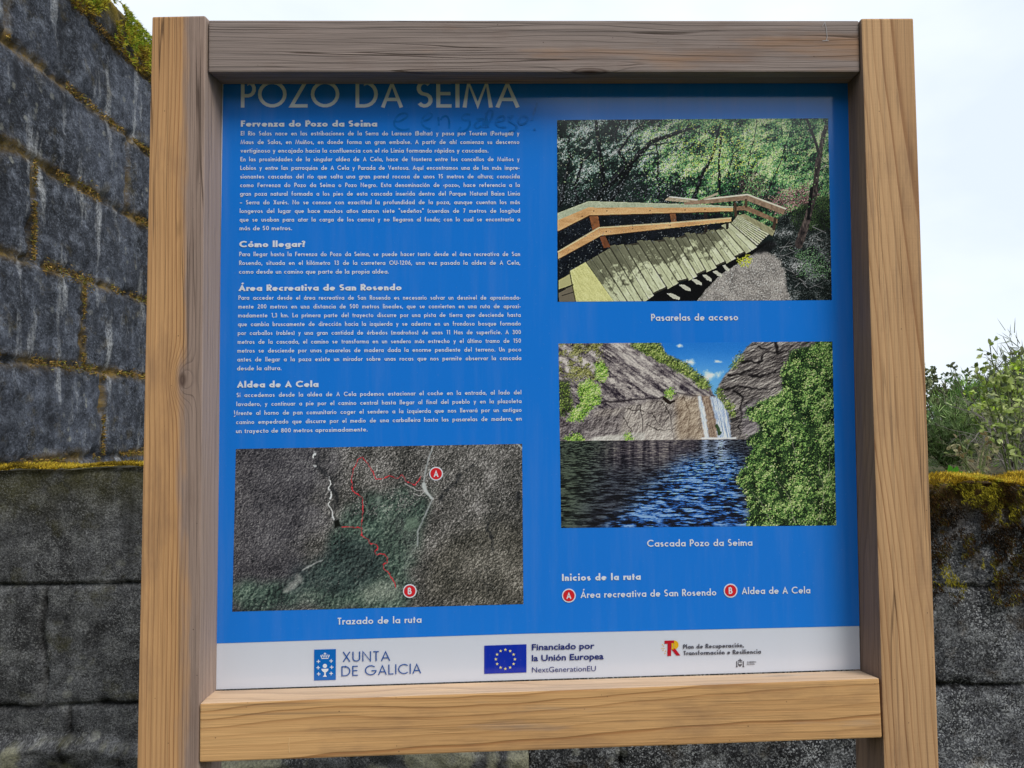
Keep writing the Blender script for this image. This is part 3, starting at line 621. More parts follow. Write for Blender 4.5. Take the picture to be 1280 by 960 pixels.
# ------------------------------------------------------------------ the panel
def gloss(name, col=None, attr=None, rough=.07, spec=.5):
    m = NT(name)
    if attr: m.set('Base Color', m.attr(attr, 'Color'))
    else:
        c = lin(col); q_ = m.coord('Object'); z_ = m.sep(q_)
        du = m.noise(m.comb(m.math('MULTIPLY', z_[0], 34.0), 0.0, m.math('MULTIPLY', z_[2], 3.0)), 1.0, 4, .6); d2 = m.noise(q_, 210.0, 2)
        dust = m.math('ADD', m.ramp(du, [(.48, 0.0), (.75, .045)]), m.ramp(d2, [(.66, 0.0), (.74, .05)]))
        m.set('Base Color', m.mix(dust, c, lin((190, 188, 182))))
    p = m.coord(); d = m.noise(p, 9.0, 5)
    m.set('Roughness', m.ramp(d, [(.3, rough), (.75, rough + .10)])); m.set('Specular IOR Level', spec)
    return m.m
G_WHITE = gloss('panel_white', (212, 218, 232))
G_BLUE = gloss('print_blue', (26, 124, 227))
G_PHOTO = gloss('print_photo', attr='print')
G_TEXT = gloss('print_lettering', (226, 232, 242))
G_NAVY = gloss('print_navy', (36, 46, 118))
G_XUNTA = gloss('print_blue_mark', (8, 104, 192))
G_XTEXT = gloss('print_blue_words', (38, 84, 158))
G_EU = gloss('print_flag_blue', (12, 44, 170))
G_STAR = gloss('print_flag_star', (236, 226, 150))
G_RED = gloss('print_red', (214, 36, 48))
G_TRED = gloss('print_dark_red', (184, 22, 44))
G_YEL = gloss('print_yellow', (226, 178, 30))
G_GREY = gloss('print_grey', (84, 84, 96))

pTL, pTR, pBR, pBL = (-.553, 1.0396), (.5657, 1.0446), (.5540, .0031), (-.5636, -.0057)
def up(a, b, k):  # continue an edge by k metres
    d = np.array(b) - np.array(a); return tuple(np.array(b) + d / np.linalg.norm(d) * k)
eTL, eTR = up(pBL, pTL, .035), up(pBR, pTR, .035)
q4 = [pBL, pBR, eTR, eTL]
pv = [(a, 0.0, b) for a, b in q4] + [(a, .004, b) for a, b in q4]
panel = part('panel', pv, [[0, 1, 2, 3], [7, 6, 5, 4], [4, 5, 1, 0], [5, 6, 2, 1], [6, 7, 3, 2], [7, 4, 0, 3]], G_WHITE, board, origin=(0, 0, .5))

def sheet(name, pts, y, mat, parent=panel, label=None):
    o = part(name, [(a, y, b) for a, b in pts], [list(range(len(pts)))], mat, parent)
    if label: o['label'] = label
    return o
def S(px, py): q = at(px, py, 0); return (q[0], q[2])
inx = .0016
sheet('blue_sheet', [(S(267, 804.3)[0] + inx, S(267, 804.3)[1]), (S(660, 791.8)), S(1074.2, 782.4), eTR, (eTL[0] + inx, eTL[1])], -.0004, G_BLUE)

# ------------------------------------------------------------------ lettering: a geometric stroke alphabet
def Ar(cx, cy, rx, ry, a0, a1, n=None):
    n = n or max(4, int(abs(a1 - a0) / 24)); t = np.radians(np.linspace(a0, a1, n + 1))
    return [(cx + rx * math.cos(k), cy + ry * math.sin(k)) for k in t]
ACC = {'á': ('a', "'"), 'é': ('e', "'"), 'í': ('ı', "'"), 'ó': ('o', "'"), 'ú': ('u', "'"), 'ñ': ('n', '~'), 'Á': ('A', "'"), 'Ñ': ('N', '~')}
def glyph(c, w):
    h = w / 2; X = .62; A = 1.05; D = -.30
    R = X / 2; r = R - h; rx = r * .98; cx = h + rx
    bw = 2 * cx          # width of a bowl letter
    def bowl(a0=0, a1=360): return Ar(cx, R, rx, r, a0, a1)
    def arch(x0, x1): ra = (x1 - x0) / 2; ry = min(ra * 1.15, X - h); return Ar((x0 + x1) / 2, X - h - ry, ra, ry, 180, 0) + [(x1, 0)]
    if c in ACC:
        base, kind = ACC[c]; s, wd = glyph(base, w); top = X if base.islower() or base == 'ı' else 1.0
        m = wd / 2
        if kind == "'": s = s + [[(m - .02, top + .10), (m + .13, top + .30)]]
        else: s = s + [[(m - .16, top + .13), (m - .06, top + .20), (m + .06, top + .14), (m + .16, top + .21)]]
        return s, wd
    if c == 'a': return [bowl(), [(bw - h, 0), (bw - h, X)]], bw
    if c == 'b': return [bowl(), [(h, 0), (h, A)]], bw
    if c == 'c': return [bowl(48, 312)], bw * .86
    if c == 'd': return [bowl(), [(bw - h, 0), (bw - h, A)]], bw
    if c == 'e': return [bowl(0, 318), [(h, R), (bw - h * .4, R)]], bw
    if c == 'f': return [[(.15, 0), (.15, A - .2)] + Ar(.15 + .14, A - .19, .14, .19 - h, 180, 80), [(0, X - h), (.36, X - h)]], .36
    if c == 'g': return [bowl(), [(bw - h, X), (bw - h, -.05)] + Ar(cx, -.05, rx, .25 - h, 0, -150)], bw
    if c == 'h': return [[(h, 0), (h, A)], arch(h, .50 - h)], .50
    if c in 'iı':
        s = [[(h, 0), (h, X)]]
        if c == 'i': s.append([(h, .80), (h, .80 + w * 1.15)])
        return s, w
    if c == 'j': return [[(h, X), (h, D)], [(h, .80), (h, .80 + w * 1.15)]], w
    if c == 'k': return [[(h, 0), (h, A)], [(h, .27), (.40, X)], [(.20, .36), (.46, 0)]], .48
    if c == 'l': return [[(h, 0), (h, A)]], w
    if c == 'm': return [[(h, 0), (h, X)], arch(h, .44 - h), arch(.44 - h, .88 - w)], .88 - h
    if c == 'n': return [[(h, 0), (h, X)], arch(h, .50 - h)], .50
    if c == 'o': return [bowl()], bw
    if c == 'p': return [bowl(), [(h, D), (h, X)]], bw
    if c == 'q': return [bowl(), [(bw - h, D), (bw - h, X)]], bw
    if c == 'r': return [[(h, 0), (h, X)], Ar(h + .19, X - h - .19, .19, .19, 180, 62)], .30
    if c == 's':
        ry = (X - w) / 4; k = ry * 1.02 + .015
        return [Ar(k + h, X - h - ry, k * .95, ry, 35, 270) + Ar(k + h, h + ry, k, ry, 90, -145)[1:]], 2 * (k + h)
    if c == 't': return [[(.15, 0), (.15, .86)], [(0, X - h), (.31, X - h)]], .31
    if c == 'u': ra = (.50 - w) / 2; return [[(h, X)] + Ar(.25, h + ra, ra, ra, 180, 360) + [(.50 - h, X)], [(.50 - h, X), (.50 - h, 0)]], .50
    if c == 'v': return [[(h * .8, X), (.25, w * .7), (.50 - h * .8, X)]], .50
    if c == 'w': return [[(h * .8, X), (.2, w * .6), (.38, X * .9), (.56, w * .6), (.76 - h * .8, X)]], .76
    if c == 'x': return [[(h * .8, X), (.46 - h * .8, 0)], [(.46 - h * .8, X), (h * .8, 0)]], .46
    if c == 'y': return [[(h * .8, X), (.25, 0)], [(.50 - h * .8, X), (.13, D)]], .50
    if c == 'z': return [[(.02, X - h), (.42 - h, X - h), (h, h), (.44, h)]], .44
    if c == 'A': return [[(h * .7, 0), (.36, 1 - w * .8), (.72 - h * .7, 0)], [(.15, .30), (.57, .30)]], .72
    if c == 'B': return [[(h, 0), (h, 1)], [(h, 1 - h), (.25, 1 - h)] + Ar(.25, .76 - h / 2, .17, .24 - h / 2, 90, -90) + [(h, .52)], [(h, .52), (.28, .52)] + Ar(.28, .26 + h / 2, .21, .26 - h / 2, 90, -90) + [(h, h)]], .50 + h
    if c == 'C': return [Ar(.5, .5, .5 - h, .5 - h, 45, 315, 14)], .84
    if c == 'D': return [[(h, 0), (h, 1)], [(h, 1 - h), (.30, 1 - h)] + Ar(.30, .5, .46 - h, .5 - h, 90, -90, 10) + [(h, h)]], .77
    if c == 'E': return [[(h, 0), (h, 1)], [(h, 1 - h), (.47, 1 - h)], [(h, .52), (.44, .52)], [(h, h), (.47, h)]], .48
    if c == 'F': return [[(h, 0), (h, 1)], [(h, 1 - h), (.46, 1 - h)], [(h, .52), (.42, .52)]], .46
    if c == 'G': return [Ar(.5, .5, .5 - h, .5 - h, 42, 350, 15) + [(.98 - h, .5 - h)], [(.56, .5 - h), (.98, .5 - h)]], .98
    if c == 'H': return [[(h, 0), (h, 1)], [(.68 - h, 0), (.68 - h, 1)], [(h, .52), (.68 - h, .52)]], .68
    if c == 'I': return [[(h, 0), (h, 1)]], w
    if c == 'J': return [[(.24, 1), (.24, .2)] + Ar(.08, .2, .16, .2 - h, 0, -110)], .30
    if c == 'K': return [[(h, 0), (h, 1)], [(h, .42), (.52, 1)], [(.20, .58), (.60, 0)]], .60
    if c == 'L': return [[(h, 0), (h, 1)], [(h, h), (.44, h)]], .44
    if c == 'M': return [[(h * .7, 0), (.17, 1 - h), (.45, .08), (.73, 1 - h), (.90 - h * .7, 0)]], .90
    if c == 'N': return [[(h, 0), (h, 1 - h * .3), (.70 - h, h * .3), (.70 - h, 1)]], .70
    if c == 'O': return [Ar(.5, .5, .5 - h, .5 - h, 0, 360, 22)], 1.0
    if c == 'P': return [[(h, 0), (h, 1)], [(h, 1 - h), (.25, 1 - h)] + Ar(.25, .72 - h / 2, .21, .28 - h / 2, 90, -90) + [(h, .44)]], .48
    if c == 'Q': return [Ar(.5, .5, .5 - h, .5 - h, 0, 360, 22), [(.58, .36), (.92, 0)]], 1.0
    if c == 'R': return [[(h, 0), (h, 1)], [(h, 1 - h), (.25, 1 - h)] + Ar(.25, .73 - h / 2, .21, .27 - h / 2, 90, -90) + [(h, .46)], [(.22, .46), (.50, 0)]], .52
    if c == 'S': ry = (1 - w) / 4; return [Ar(.25, 1 - h - ry, .19 - h * .2, ry, 38, 270) + Ar(.25, h + ry, .25 - h, ry, 90, -148)[1:]], .50
    if c == 'T': return [[(.23, 0), (.23, 1)], [(0, 1 - h), (.46, 1 - h)]], .46
    if c == 'U': return [[(h, 1)] + Ar(.31, .31, .31 - h, .31 - h, 180, 360) + [(.62 - h, 1)]], .62
    if c == 'V': return [[(h * .7, 1), (.33, w * .7), (.66 - h * .7, 1)]], .66
    if c == 'X': return [[(h * .8, 1), (.60 - h * .8, 0)], [(.60 - h * .8, 1), (h * .8, 0)]], .60
    if c == 'Y': return [[(h * .8, 1), (.29, .45), (.58 - h * .8, 1)], [(.29, .46), (.29, 0)]], .58
    if c == 'Z': return [[(.03, 1 - h), (.60 - h, 1 - h), (h, h), (.62, h)]], .62
    if c == '0': return [Ar(.28, .5, .28 - h, .5 - h, 0, 360)], .56
    if c == '1': return [[(.24, 0), (.24, 1)], [(.06, .84), (.24, .97)]], .36
    if c == '2': return [Ar(.26, .72, .24 - h, .28 - h, 175, -30) + [(h, h), (.52, h)]], .54
    if c == '3': return [Ar(.25, .74, .20 - h * .4, .26 - h, 160, -90) + Ar(.25, .27, .25 - h, .27 - h * .6, 90, -160)[1:]], .52
    if c == '5': return [[(.46, 1 - h), (.15, 1 - h), (.10, .55)] + Ar(.25, .32, .25 - h, .32 - h, 120, -150)], .54
    if c == '6': return [Ar(.27, .31, .27 - h, .31 - h, 0, 360), [(.08, .42), (.36, 1)]], .54
    if c == '7': return [[(.02, 1 - h), (.48 - h, 1 - h), (.16, 0)]], .50
    if c == '8': return [Ar(.27, .75, .20 - h * .4, .25 - h, 0, 360), Ar(.27, .28, .27 - h, .28 - h, 0, 360)], .54
    if c == '.': return [[(h, 0), (h, w * 1.1)]], w
    if c == ',': return [[(h + .03, w * 1.1), (h - .06, -.14)]], w
    if c == ';': return [[(h + .03, w * 1.1), (h - .06, -.14)], [(h, .45), (h, .45 + w * 1.1)]], w
    if c == '?': return [Ar(.2, .76, .2 - h, .24 - h, 170, -70) + [(.2, .30)], [(.2, 0), (.2, w * 1.1)]], .42
    if c == '!': return [[(h, .3), (h, 1)], [(h, 0), (h, w * 1.1)]], w
    if c == '(': return [Ar(.5, .42, .5 - h, .78, 140, 220, 6)], .2
    if c == ')': return [Ar(-.3, .42, .5 - h, .78, 40, -40, 6)], .2
    if c == '-': return [[(0, .33), (.26, .33)]], .26
    if c == '–': return [[(0, .33), (.46, .33)]], .46
    if c == '"': return [[(h, .75), (h, 1.05)], [(h + .17, .75), (h + .17, 1.05)]], .17 + w
    if c == '«': return [[(.18, .48), (.03, .31), (.18, .14)]], .2
    if c == '»': return [[(.02, .48), (.17, .31), (.02, .14)]], .2
    return [], .3
TEXT_Y = -.0011
def line_mesh(text, p0, p1, cap, w, track, mode):
    """text between survey points p0 and p1 (baseline ends); mode fit: scale to the width, just: widen the word gaps"""
    a = at(p0[0], p0[1], 0); b = at(p1[0], p1[1], 0); a2 = np.array([a[0], a[2]]); b2 = np.array([b[0], b[2]])
    t = at(p0[0], p0[1] - cap, 0); k = abs(t[2] - a[2])
    ex = b2 - a2; Wd = np.linalg.norm(ex); ex = ex / Wd
    ey = np.array([0.0, 1.0])
    gl = [(c, glyph(c, w)) for c in text]; gap = .30
    nat = sum((gap if c == ' ' else g[1]) for c, g in gl) + track * (len(text) - 1)
    sx = 1.0
    if mode == 'fit': sx = Wd / (k * nat)
    elif mode == 'just':
        ns = text.count(' '); rest = Wd / k - (nat - ns * gap)
        sx = 1.0; gap = rest / max(ns, 1)
        if gap < .26 or gap > .60:
            g2 = .26 if gap < .26 else .60; sx = (Wd / k) / (nat - ns * .30 + ns * g2); gap = g2
    V = []; F = []; off = 0; x = 0.0; si = 0
    for c, (st, wd) in gl:
        if c == ' ': x += gap + track; continue
        for s in st:
            clo = len(s) > 6 and np.hypot(s[0][0] - s[-1][0], s[0][1] - s[-1][1]) < 1e-6
            q = np.asarray(s[:-1] if clo else s, float); v, f = ribbon(q, w, clo)
            v = v + (x, 0)
            P = a2 + (v[:, :1] * sx * k) * ex + (v[:, 1:] * k) * ey
            V.append(np.column_stack([P[:, 0], np.full(len(P), TEXT_Y - 1e-5 * (si % 4)), P[:, 1]]))
            F += [[i + off for i in t_] for t_ in f]; off += len(v); si += 1
        x += wd + track
    return np.concatenate(V), F
def lettering(name, lines, mat, label=None):
    V = []; F = []; o = 0
    for args in lines:
        v, f = line_mesh(*args); V.append(v); F += [[i + o for i in t] for t in f]; o += len(v)
    ob = part(name, np.concatenate(V), F, mat, panel)
    if label: ob['label'] = label
    return ob
def para(lines, Lf, Rf, Ll, Rl, cap=5.4, w=.15, track=.135, last=None):
    out = []; n = len(lines)
    for i, t in enumerate(lines):
        k = i / (n - 1); p0 = (Lf[0] + (Ll[0] - Lf[0]) * k, Lf[1] + (Ll[1] - Lf[1]) * k); p1 = (Rf[0] + (Rl[0] - Rf[0]) * k, Rf[1] + (Rl[1] - Rf[1]) * k)
        if last and i in last:
            f = (last[i] - p0[0]) / (p1[0] - p0[0]); p1 = (last[i], p0[1] + (p1[1] - p0[1]) * f); mode = 'fit'
        else: mode = 'just'
        out.append((t, p0, p1, cap, w, track, mode))
    return out
for wd_, xa, xb in (('POZO', 301.3, 424.4), ('DA', 444.6, 503.4), ('SEIMA', 520.6, 649)): lettering('title_lettering', [(wd_, (xa, 134.8), (xb, 134.6), 33.5, .125, .11, 'fit')], G_TEXT)
lettering('heading_lettering', [('Fervenza do Pozo da Seima', (301.3, 158.6), (471.5, 158.5), 7.7, .215, .09, 'fit')], G_TEXT)
lettering('heading_lettering', [('Cómo llegar?', (299.4, 309.2), (382, 308.8), 7.8, .215, .09, 'fit')], G_TEXT)
lettering('heading_lettering', [('Área Recreativa de San Rosendo', (298.7, 363.9), (502, 362.9), 7.8, .215, .09, 'fit')], G_TEXT)
lettering('heading_lettering', [('Aldea de A Cela', (296.6, 484.6), (398.2, 483.8), 8.0, .215, .09, 'fit')], G_TEXT)
lettering('body_lettering', para([
    'El Río Salas nace en las estribaciones de la Serra do Larouco (Baltar) y pasa por Tourém (Portugal) y',
    'Maus de Salas, en Muiños, en donde forma un gran embalse. A partir de ahí comienza su descenso',
    'vertiginoso y encajado hacia la confluencia con el río Limia formando rápidos y cascadas.',
    'En las proximidades de la singular aldea de A Cela, hace de frontera entre los concellos de Muiños y',
    'Lobios y entre las parroquias de A Cela y Parada de Ventosa. Aquí encontramos una de las más impre-',
    'sionantes cascadas del río que salta una gran pared rocosa de unos 15 metros de altura; conocida',
    'como Fervenza do Pozo da Seima o Pozo Negro. Esta denominación de «pozo», hace referencia a la',
    'gran poza natural formada a los pies de esta cascada inserida dentro del Parque Natural Baixa Limia',
    '– Serra do Xurés. No se conoce con exactitud la profundidad de la poza, aunque cuentan los más',
    'longevos del lugar que hace muchos años ataron siete "sedeños" (cuerdas de 7 metros de longitud',
    'que se usaban para atar la carga de los carros) y no llegaron al fondo; con lo cual se encontraría a',
    'más de 50 metros.'], (301.3, 169.6), (649, 169.5), (299.7, 288), (650.2, 287.6), last={2: 610.5, 11: 365}), G_TEXT)
lettering('body_lettering', para([
    'Para llegar hasta la Fervenza do Pozo da Seima, se puede hacer tanto desde el área recreativa de San',
    'Rosendo, situada en el kilómetro 13 de la carretera OU-1206, una vez pasada la aldea de A Cela,',
    'como desde un camino que parte de la propia aldea.'], (299.4, 320.4), (650, 320.2), (299, 342.3), (650.3, 341.9), last={2: 486}), G_TEXT)
lettering('body_lettering', para([
    'Para acceder desde el área recreativa de San Rosendo es necesario salvar un desnivel de aproximada-',
    'mente 200 metros en una distancia de 500 metros lineales, que se convierten en una ruta de aproxi-',
    'madamente 1,3 km. La primera parte del trayecto discurre por una pista de tierra que desciende hasta',
    'que cambia bruscamente de dirección hacia la izquierda y se adentra en un frondoso bosque formado',
    'por carballos (robles) y una gran cantidad de érbedos (madroños) de unas 11 Has de superficie. A 300',
    'metros de la cascada, el camino se transforma en un sendero más estrecho y el último tramo de 150',
    'metros se desciende por unas pasarelas de madera dada la enorme pendiente del terreno. Un poco',
    'antes de llegar a la poza existe un mirador sobre unas rocas que nos permite observar la cascada',
    'desde la altura.'], (298.4, 374.8), (650.5, 374.6), (296.6, 463), (651.6, 460.9), last={8: 352}), G_TEXT)
lettering('body_lettering', para([
    'Si accedemos desde la aldea de A Cela podemos estacionar el coche en la entrada, al lado del',
    'lavadero, y continuar a pie por el camino central hasta llegar al final del pueblo y en la plazoleta',
    'frente al horno de pan comunitario coger el sendero a la izquierda que nos llevará por un antiguo',
    'camino empedrado que discurre por el medio de una carballeira hasta las pasarelas de madera, en',
    'un trayecto de 800 metros aproximadamente.'], (296, 496.5), (651.6, 492.9), (295.2, 541.4), (652.2, 536.6), last={4: 459.5}), G_TEXT)
def cap_line(t, p0, p1, cap=8.6, w=.155): return (t, p0, p1, cap, w, .12, 'fit')
lettering('caption_lettering', [cap_line('Trazado de la ruta', (422.2, 780.6), (526.9, 778.2))], G_TEXT)
lettering('caption_lettering', [cap_line('Pasarelas de acceso', (813.8, 401.2), (922.4, 400.5))], G_TEXT)
lettering('caption_lettering', [cap_line('Cascada Pozo da Seima', (808.8, 683.3), (940.2, 682))], G_TEXT)
lettering('legend_lettering', [cap_line('Inicios de la ruta', (702.5, 726), (800.8, 724.5), 8.6, .205)], G_TEXT)
lettering('legend_lettering', [cap_line('Área recreativa de San Rosendo', (725.8, 747.4), (895.2, 744.1))], G_TEXT)
lettering('legend_lettering', [cap_line('Aldea de A Cela', (927.2, 742.6), (1012.6, 741.5))], G_TEXT)

# ------------------------------------------------------------------ route markers, emblems, flag
def disc(name, c, rpx, mat, y, n=28, parent=panel):
    a = at(c[0], c[1], 0); r = abs(at(c[0] + rpx, c[1], 0)[0] - a[0])
    pts = [(a[0] + r * math.cos(2 * math.pi * i / n), a[2] + r * math.sin(2 * math.pi * i / n)) for i in range(n)]
    return pts, r, a
def marker(c, rpx, letter):
    V = []; F = []; mi = []
    for k, (rr, y) in enumerate(((rpx, -.0012), (rpx * .84, -.00135))):
        pts, r, a = disc('', c, rr, None, 0); o = len(V); V += [(q[0], y, q[1]) for q in pts]; F.append(list(range(o, o + len(pts)))); mi.append(k)
    global TEXT_Y
    ty = TEXT_Y; TEXT_Y = -.0015
    st, wd = glyph(letter, .17); half = wd * rpx * .95 / 2
    v, f = line_mesh(letter, (c[0] - half, c[1] + rpx * .47), (c[0] + half, c[1] + rpx * .47), rpx * .95, .17, 0, 'fit'); TEXT_Y = ty
    o = len(V); V += v.tolist(); F += [[i + o for i in t] for t in f]; mi += [0] * len(f)
    ob = part('route_marker', V, F, G_TEXT, panel); ob.data.materials.append(G_RED)
    ob.data.polygons.foreach_set('material_index', mi); ob['label'] = 'round red marker with white letter ' + letter
marker((545.2, 592), 8.6, 'A'); marker((512.3, 738.6), 8.6, 'B'); marker((711, 744.3), 8.6, 'A'); marker((913, 738.1), 8.6, 'B')

def multi(name, items, label=None, parent=panel):
    """flat printed shapes: (survey polygon, y, material)"""
    V = []; F = []; mats = []; mi = []
    for pts, y, m in items:
        o = len(V)
        for a in pts: q = S(*a); V.append((q[0], y, q[1]))
        F.append(list(range(o, o + len(pts))))
        if m not in mats: mats.append(m)
        mi.append(mats.index(m))
    ob = part(name, V, F, mats[0], parent)
    for m in mats[1:]: ob.data.materials.append(m)
    ob.data.polygons.foreach_set('material_index', mi)
    if label: ob['label'] = label
    return ob
def dot(c, r, n=12, sq=1.0): return [(c[0] + r * math.cos(2 * math.pi * i / n), c[1] + r * sq * math.sin(2 * math.pi * i / n)) for i in range(n)]
def star(c, r, n=5, k=.40): return [(c[0] + (r if i % 2 == 0 else r * k) * math.sin(math.pi * i / n), c[1] - (r if i % 2 == 0 else r * k) * math.cos(math.pi * i / n)) for i in range(2 * n)]
Z8 = lambda x, y: (380 + x / 3.2, 780 + y / 3.2)
it = [([Z8(41, 102), Z8(128, 99.5), Z8(127.5, 223), Z8(40.5, 225.5)], -.0007, G_XUNTA)]
WH = G_TEXT
for k, (x, y) in enumerate([(58, 149), (109, 147), (57, 174), (111, 172), (59, 199), (109, 197)]):
    it += [([Z8(x - 7, y - 1.6), Z8(x + 7, y - 1.6), Z8(x + 7, y + 1.6), Z8(x - 7, y + 1.6)], -.0009, WH), ([Z8(x - 1.6, y - 7), Z8(x + 1.6, y - 7), Z8(x + 1.6, y + 7), Z8(x - 1.6, y + 7)], -.00095, WH)]
it += [([Z8(84 + a[0], 167 + a[1]) for a in dot((0, 0), 8.5)], -.0009, WH),
       ([Z8(70, 179), Z8(98, 178), Z8(97, 185), Z8(90, 192), Z8(79, 192), Z8(72, 186)], -.0010, WH),
       ([Z8(81, 191), Z8(88, 191), Z8(87, 202), Z8(92, 210), Z8(76, 210.5), Z8(82, 202)], -.00095, WH),
       ([Z8(70, 136), Z8(98, 135), Z8(98, 138), Z8(70, 139)], -.0009, WH),
       ([Z8(66, 126), Z8(69, 122), Z8(73, 134), Z8(70, 135)], -.0009, WH), ([Z8(100, 121), Z8(103, 125), Z8(99, 134), Z8(96, 133)], -.0009, WH),
       ([Z8(73, 123), Z8(77, 121), Z8(80, 133), Z8(77, 133)], -.0009, WH), ([Z8(92, 121), Z8(95, 123), Z8(92, 133), Z8(89, 133)], -.0009, WH),
       ([Z8(82.5, 114), Z8(86, 114), Z8(86, 133), Z8(82.5, 133)], -.0009, WH), ([Z8(79, 117), Z8(89.5, 116.8), Z8(89.5, 119), Z8(79, 119.2)], -.00095, WH)]
multi('emblem', it, 'blue badge with a white crowned chalice and crosses')
lettering('logo_lettering', [('XUNTA', (428.6, 827), (487.8, 825.6), 12.4, .10, .16, 'fit'), ('DE GALICIA', (426.9, 845.2), (526.4, 841.4), 12.6, .10, .14, 'fit')], G_XTEXT)
it = [([(605.3, 806.9), (658.1, 805.1), (658.1, 840.4), (605.3, 842.2)], -.0007, G_EU)]
for k in range(12): it.append((star((631.7 + 11.9 * math.sin(k * math.pi / 6), 823.8 - 11.9 * math.cos(k * math.pi / 6)), 2.1), -.0010, G_STAR))
multi('flag_emblem', it, 'dark blue flag with a ring of twelve stars')
Z6 = lambda x, y: (660 + x / 3.2, 640 + y / 3.2)
it = [([Z6(546, 514), Z6(584, 513), Z6(584, 526), Z6(546, 527)], -.0007, G_TRED), ([Z6(558, 526), Z6(573, 526), Z6(572, 575), Z6(557, 576)], -.00075, G_TRED)]
arc = [(584 + 18 * math.cos(math.radians(t)), 531 + 18 * math.sin(math.radians(t))) for t in range(-90, 91, 15)]
it += [([Z6(*q) for q in arc] , -.0007, G_YEL), ([Z6(576, 540), Z6(590, 548), Z6(609, 573), Z6(594, 574), Z6(576, 552)], -.0008, G_TRED),
       ([Z6(574, 524), Z6(582, 524), Z6(582, 549), Z6(574, 549)], -.00085, G_YEL)]
for x, y in ((538, 530), (544, 545), (540, 553), (548, 565), (543, 535), (536, 545), (550, 556)): it.append(([Z6(x + a[0], y + a[1]) for a in dot((0, 0), 2.2, 8)], -.0007, G_YEL))
multi('plan_emblem', it, 'dark red T joined to a yellow and red R')
lettering('logo_lettering', [('Plan de Recuperación,', (853.8, 810.8), (929.6, 808.7), 5.4, .19, .10, 'fit'), ('Transformación e Resiliencia', (854.4, 818.7), (951, 816.7), 5.4, .19, .10, 'fit')], G_GREY)
lettering('logo_lettering', [('GOBIERNO', (933.6, 828.2), (945, 828), 1.7, .2, .1, 'fit'), ('DE ESPAÑA', (933.6, 830.9), (943, 830.7), 1.7, .2, .1, 'fit')], G_GREY)
it = [([Z6(848 + a[0] * 1.0, 606 + a[1]) for a in [(-7, -6), (7, -6), (7, 6), (0, 13), (-7, 6)]], -.0007, G_GREY),
      ([Z6(848 + a[0], 594 + a[1]) for a in [(-8, 3), (-8, -4), (-4, -1), (0, -9), (4, -1), (8, -4), (8, 3)]], -.0007, G_GREY),
      ([Z6(833, 596), Z6(837, 596), Z6(837, 619), Z6(833, 619)], -.0007, G_GREY), ([Z6(859, 596), Z6(863, 596), Z6(863, 619), Z6(859, 619)], -.0007, G_GREY),
      ([Z6(831, 617), Z6(839, 617), Z6(839, 620), Z6(831, 620)], -.0008, G_GREY), ([Z6(857, 617), Z6(865, 617), Z6(865, 620), Z6(857, 620)], -.0008, G_GREY),
      ([Z6(843, 602), Z6(847, 602), Z6(847, 608), Z6(843, 608)], -.0009, WH), ([Z6(849, 602), Z6(853, 602), Z6(853, 608), Z6(849, 608)], -.0009, WH)]
multi('crest_emblem', it, 'small grey crest of shield, crown and two columns')

def builtin_text(lines, mat):
    V = []; F = []; o = 0
    for t, p0, p1, cap, bold in lines:
        cu = bpy.data.curves.new('words', 'FONT'); cu.body = t; cu.size = 1.0; cu.offset = bold; cu.resolution_u = 3
        ob = bpy.data.objects.new('words', cu); C.objects.link(ob)
        dg = bpy.context.evaluated_depsgraph_get(); me = bpy.data.meshes.new_from_object(ob.evaluated_get(dg))
        v = np.empty(len(me.vertices) * 3); me.vertices.foreach_get('co', v); v = v.reshape(-1, 3)
        f = [list(p.vertices) for p in me.polygons]
        bpy.data.objects.remove(ob); bpy.data.curves.remove(cu); bpy.data.meshes.remove(me)
        a = at(p0[0], p0[1], 0)[[0, 2]]; b = at(p1[0], p1[1], 0)[[0, 2]]; k = abs(at(p0[0], p0[1] - cap, 0)[2] - a[1]) / .727
        x0, x1 = v[:, 0].min(), v[:, 0].max()
        P = a + (v[:, :1] - x0) / (x1 - x0) * (b - a) + v[:, 1:2] * k * np.array([0, 1.0])
        V.append(np.column_stack([P[:, 0], np.full(len(P), TEXT_Y), P[:, 1]])); F += [[i + o for i in q] for q in f]; o += len(v)
    return part('logo_lettering', np.concatenate(V), F, mat, panel)
builtin_text([('Financiado por', (664.8, 812.4), (743.1, 810.4), 7.7, .022), ('la Unión Europea', (664.8, 826.1), (754.5, 823.6), 7.8, .022), ('NextGenerationEU', (665, 840.4), (744.8, 838.6), 7.0, 0.0)], G_NAVY)

# ------------------------------------------------------------------ felt pen scrawl on the panel
Z7 = lambda pts: [(480 + a / 6.4, 110 + b / 6.4) for a, b in pts]
def smooth(pts, n=6):
    P = np.array([pts[0]] + list(pts) + [pts[-1]], float); out = []
    for i in range(1, len(P) - 2):
        for t in np.linspace(0, 1, n, endpoint=False):
            out.append(tuple(.5 * ((2 * P[i]) + (P[i + 1] - P[i - 1]) * t + (2 * P[i - 1] - 5 * P[i] + 4 * P[i + 1] - P[i + 2]) * t * t + (3 * P[i] - P[i - 1] - 3 * P[i + 1] + P[i + 2]) * t ** 3)))
    return out + [tuple(P[-1])]
pen = NT('felt_pen'); pen.set('Base Color', pen.mix(pen.ramp(pen.noise(pen.coord(), 60.0, 3), [(.35, .15), (.62, 1.0)]), lin((26, 124, 227)), lin((8, 104, 190)))); pen.set('Roughness', .12)
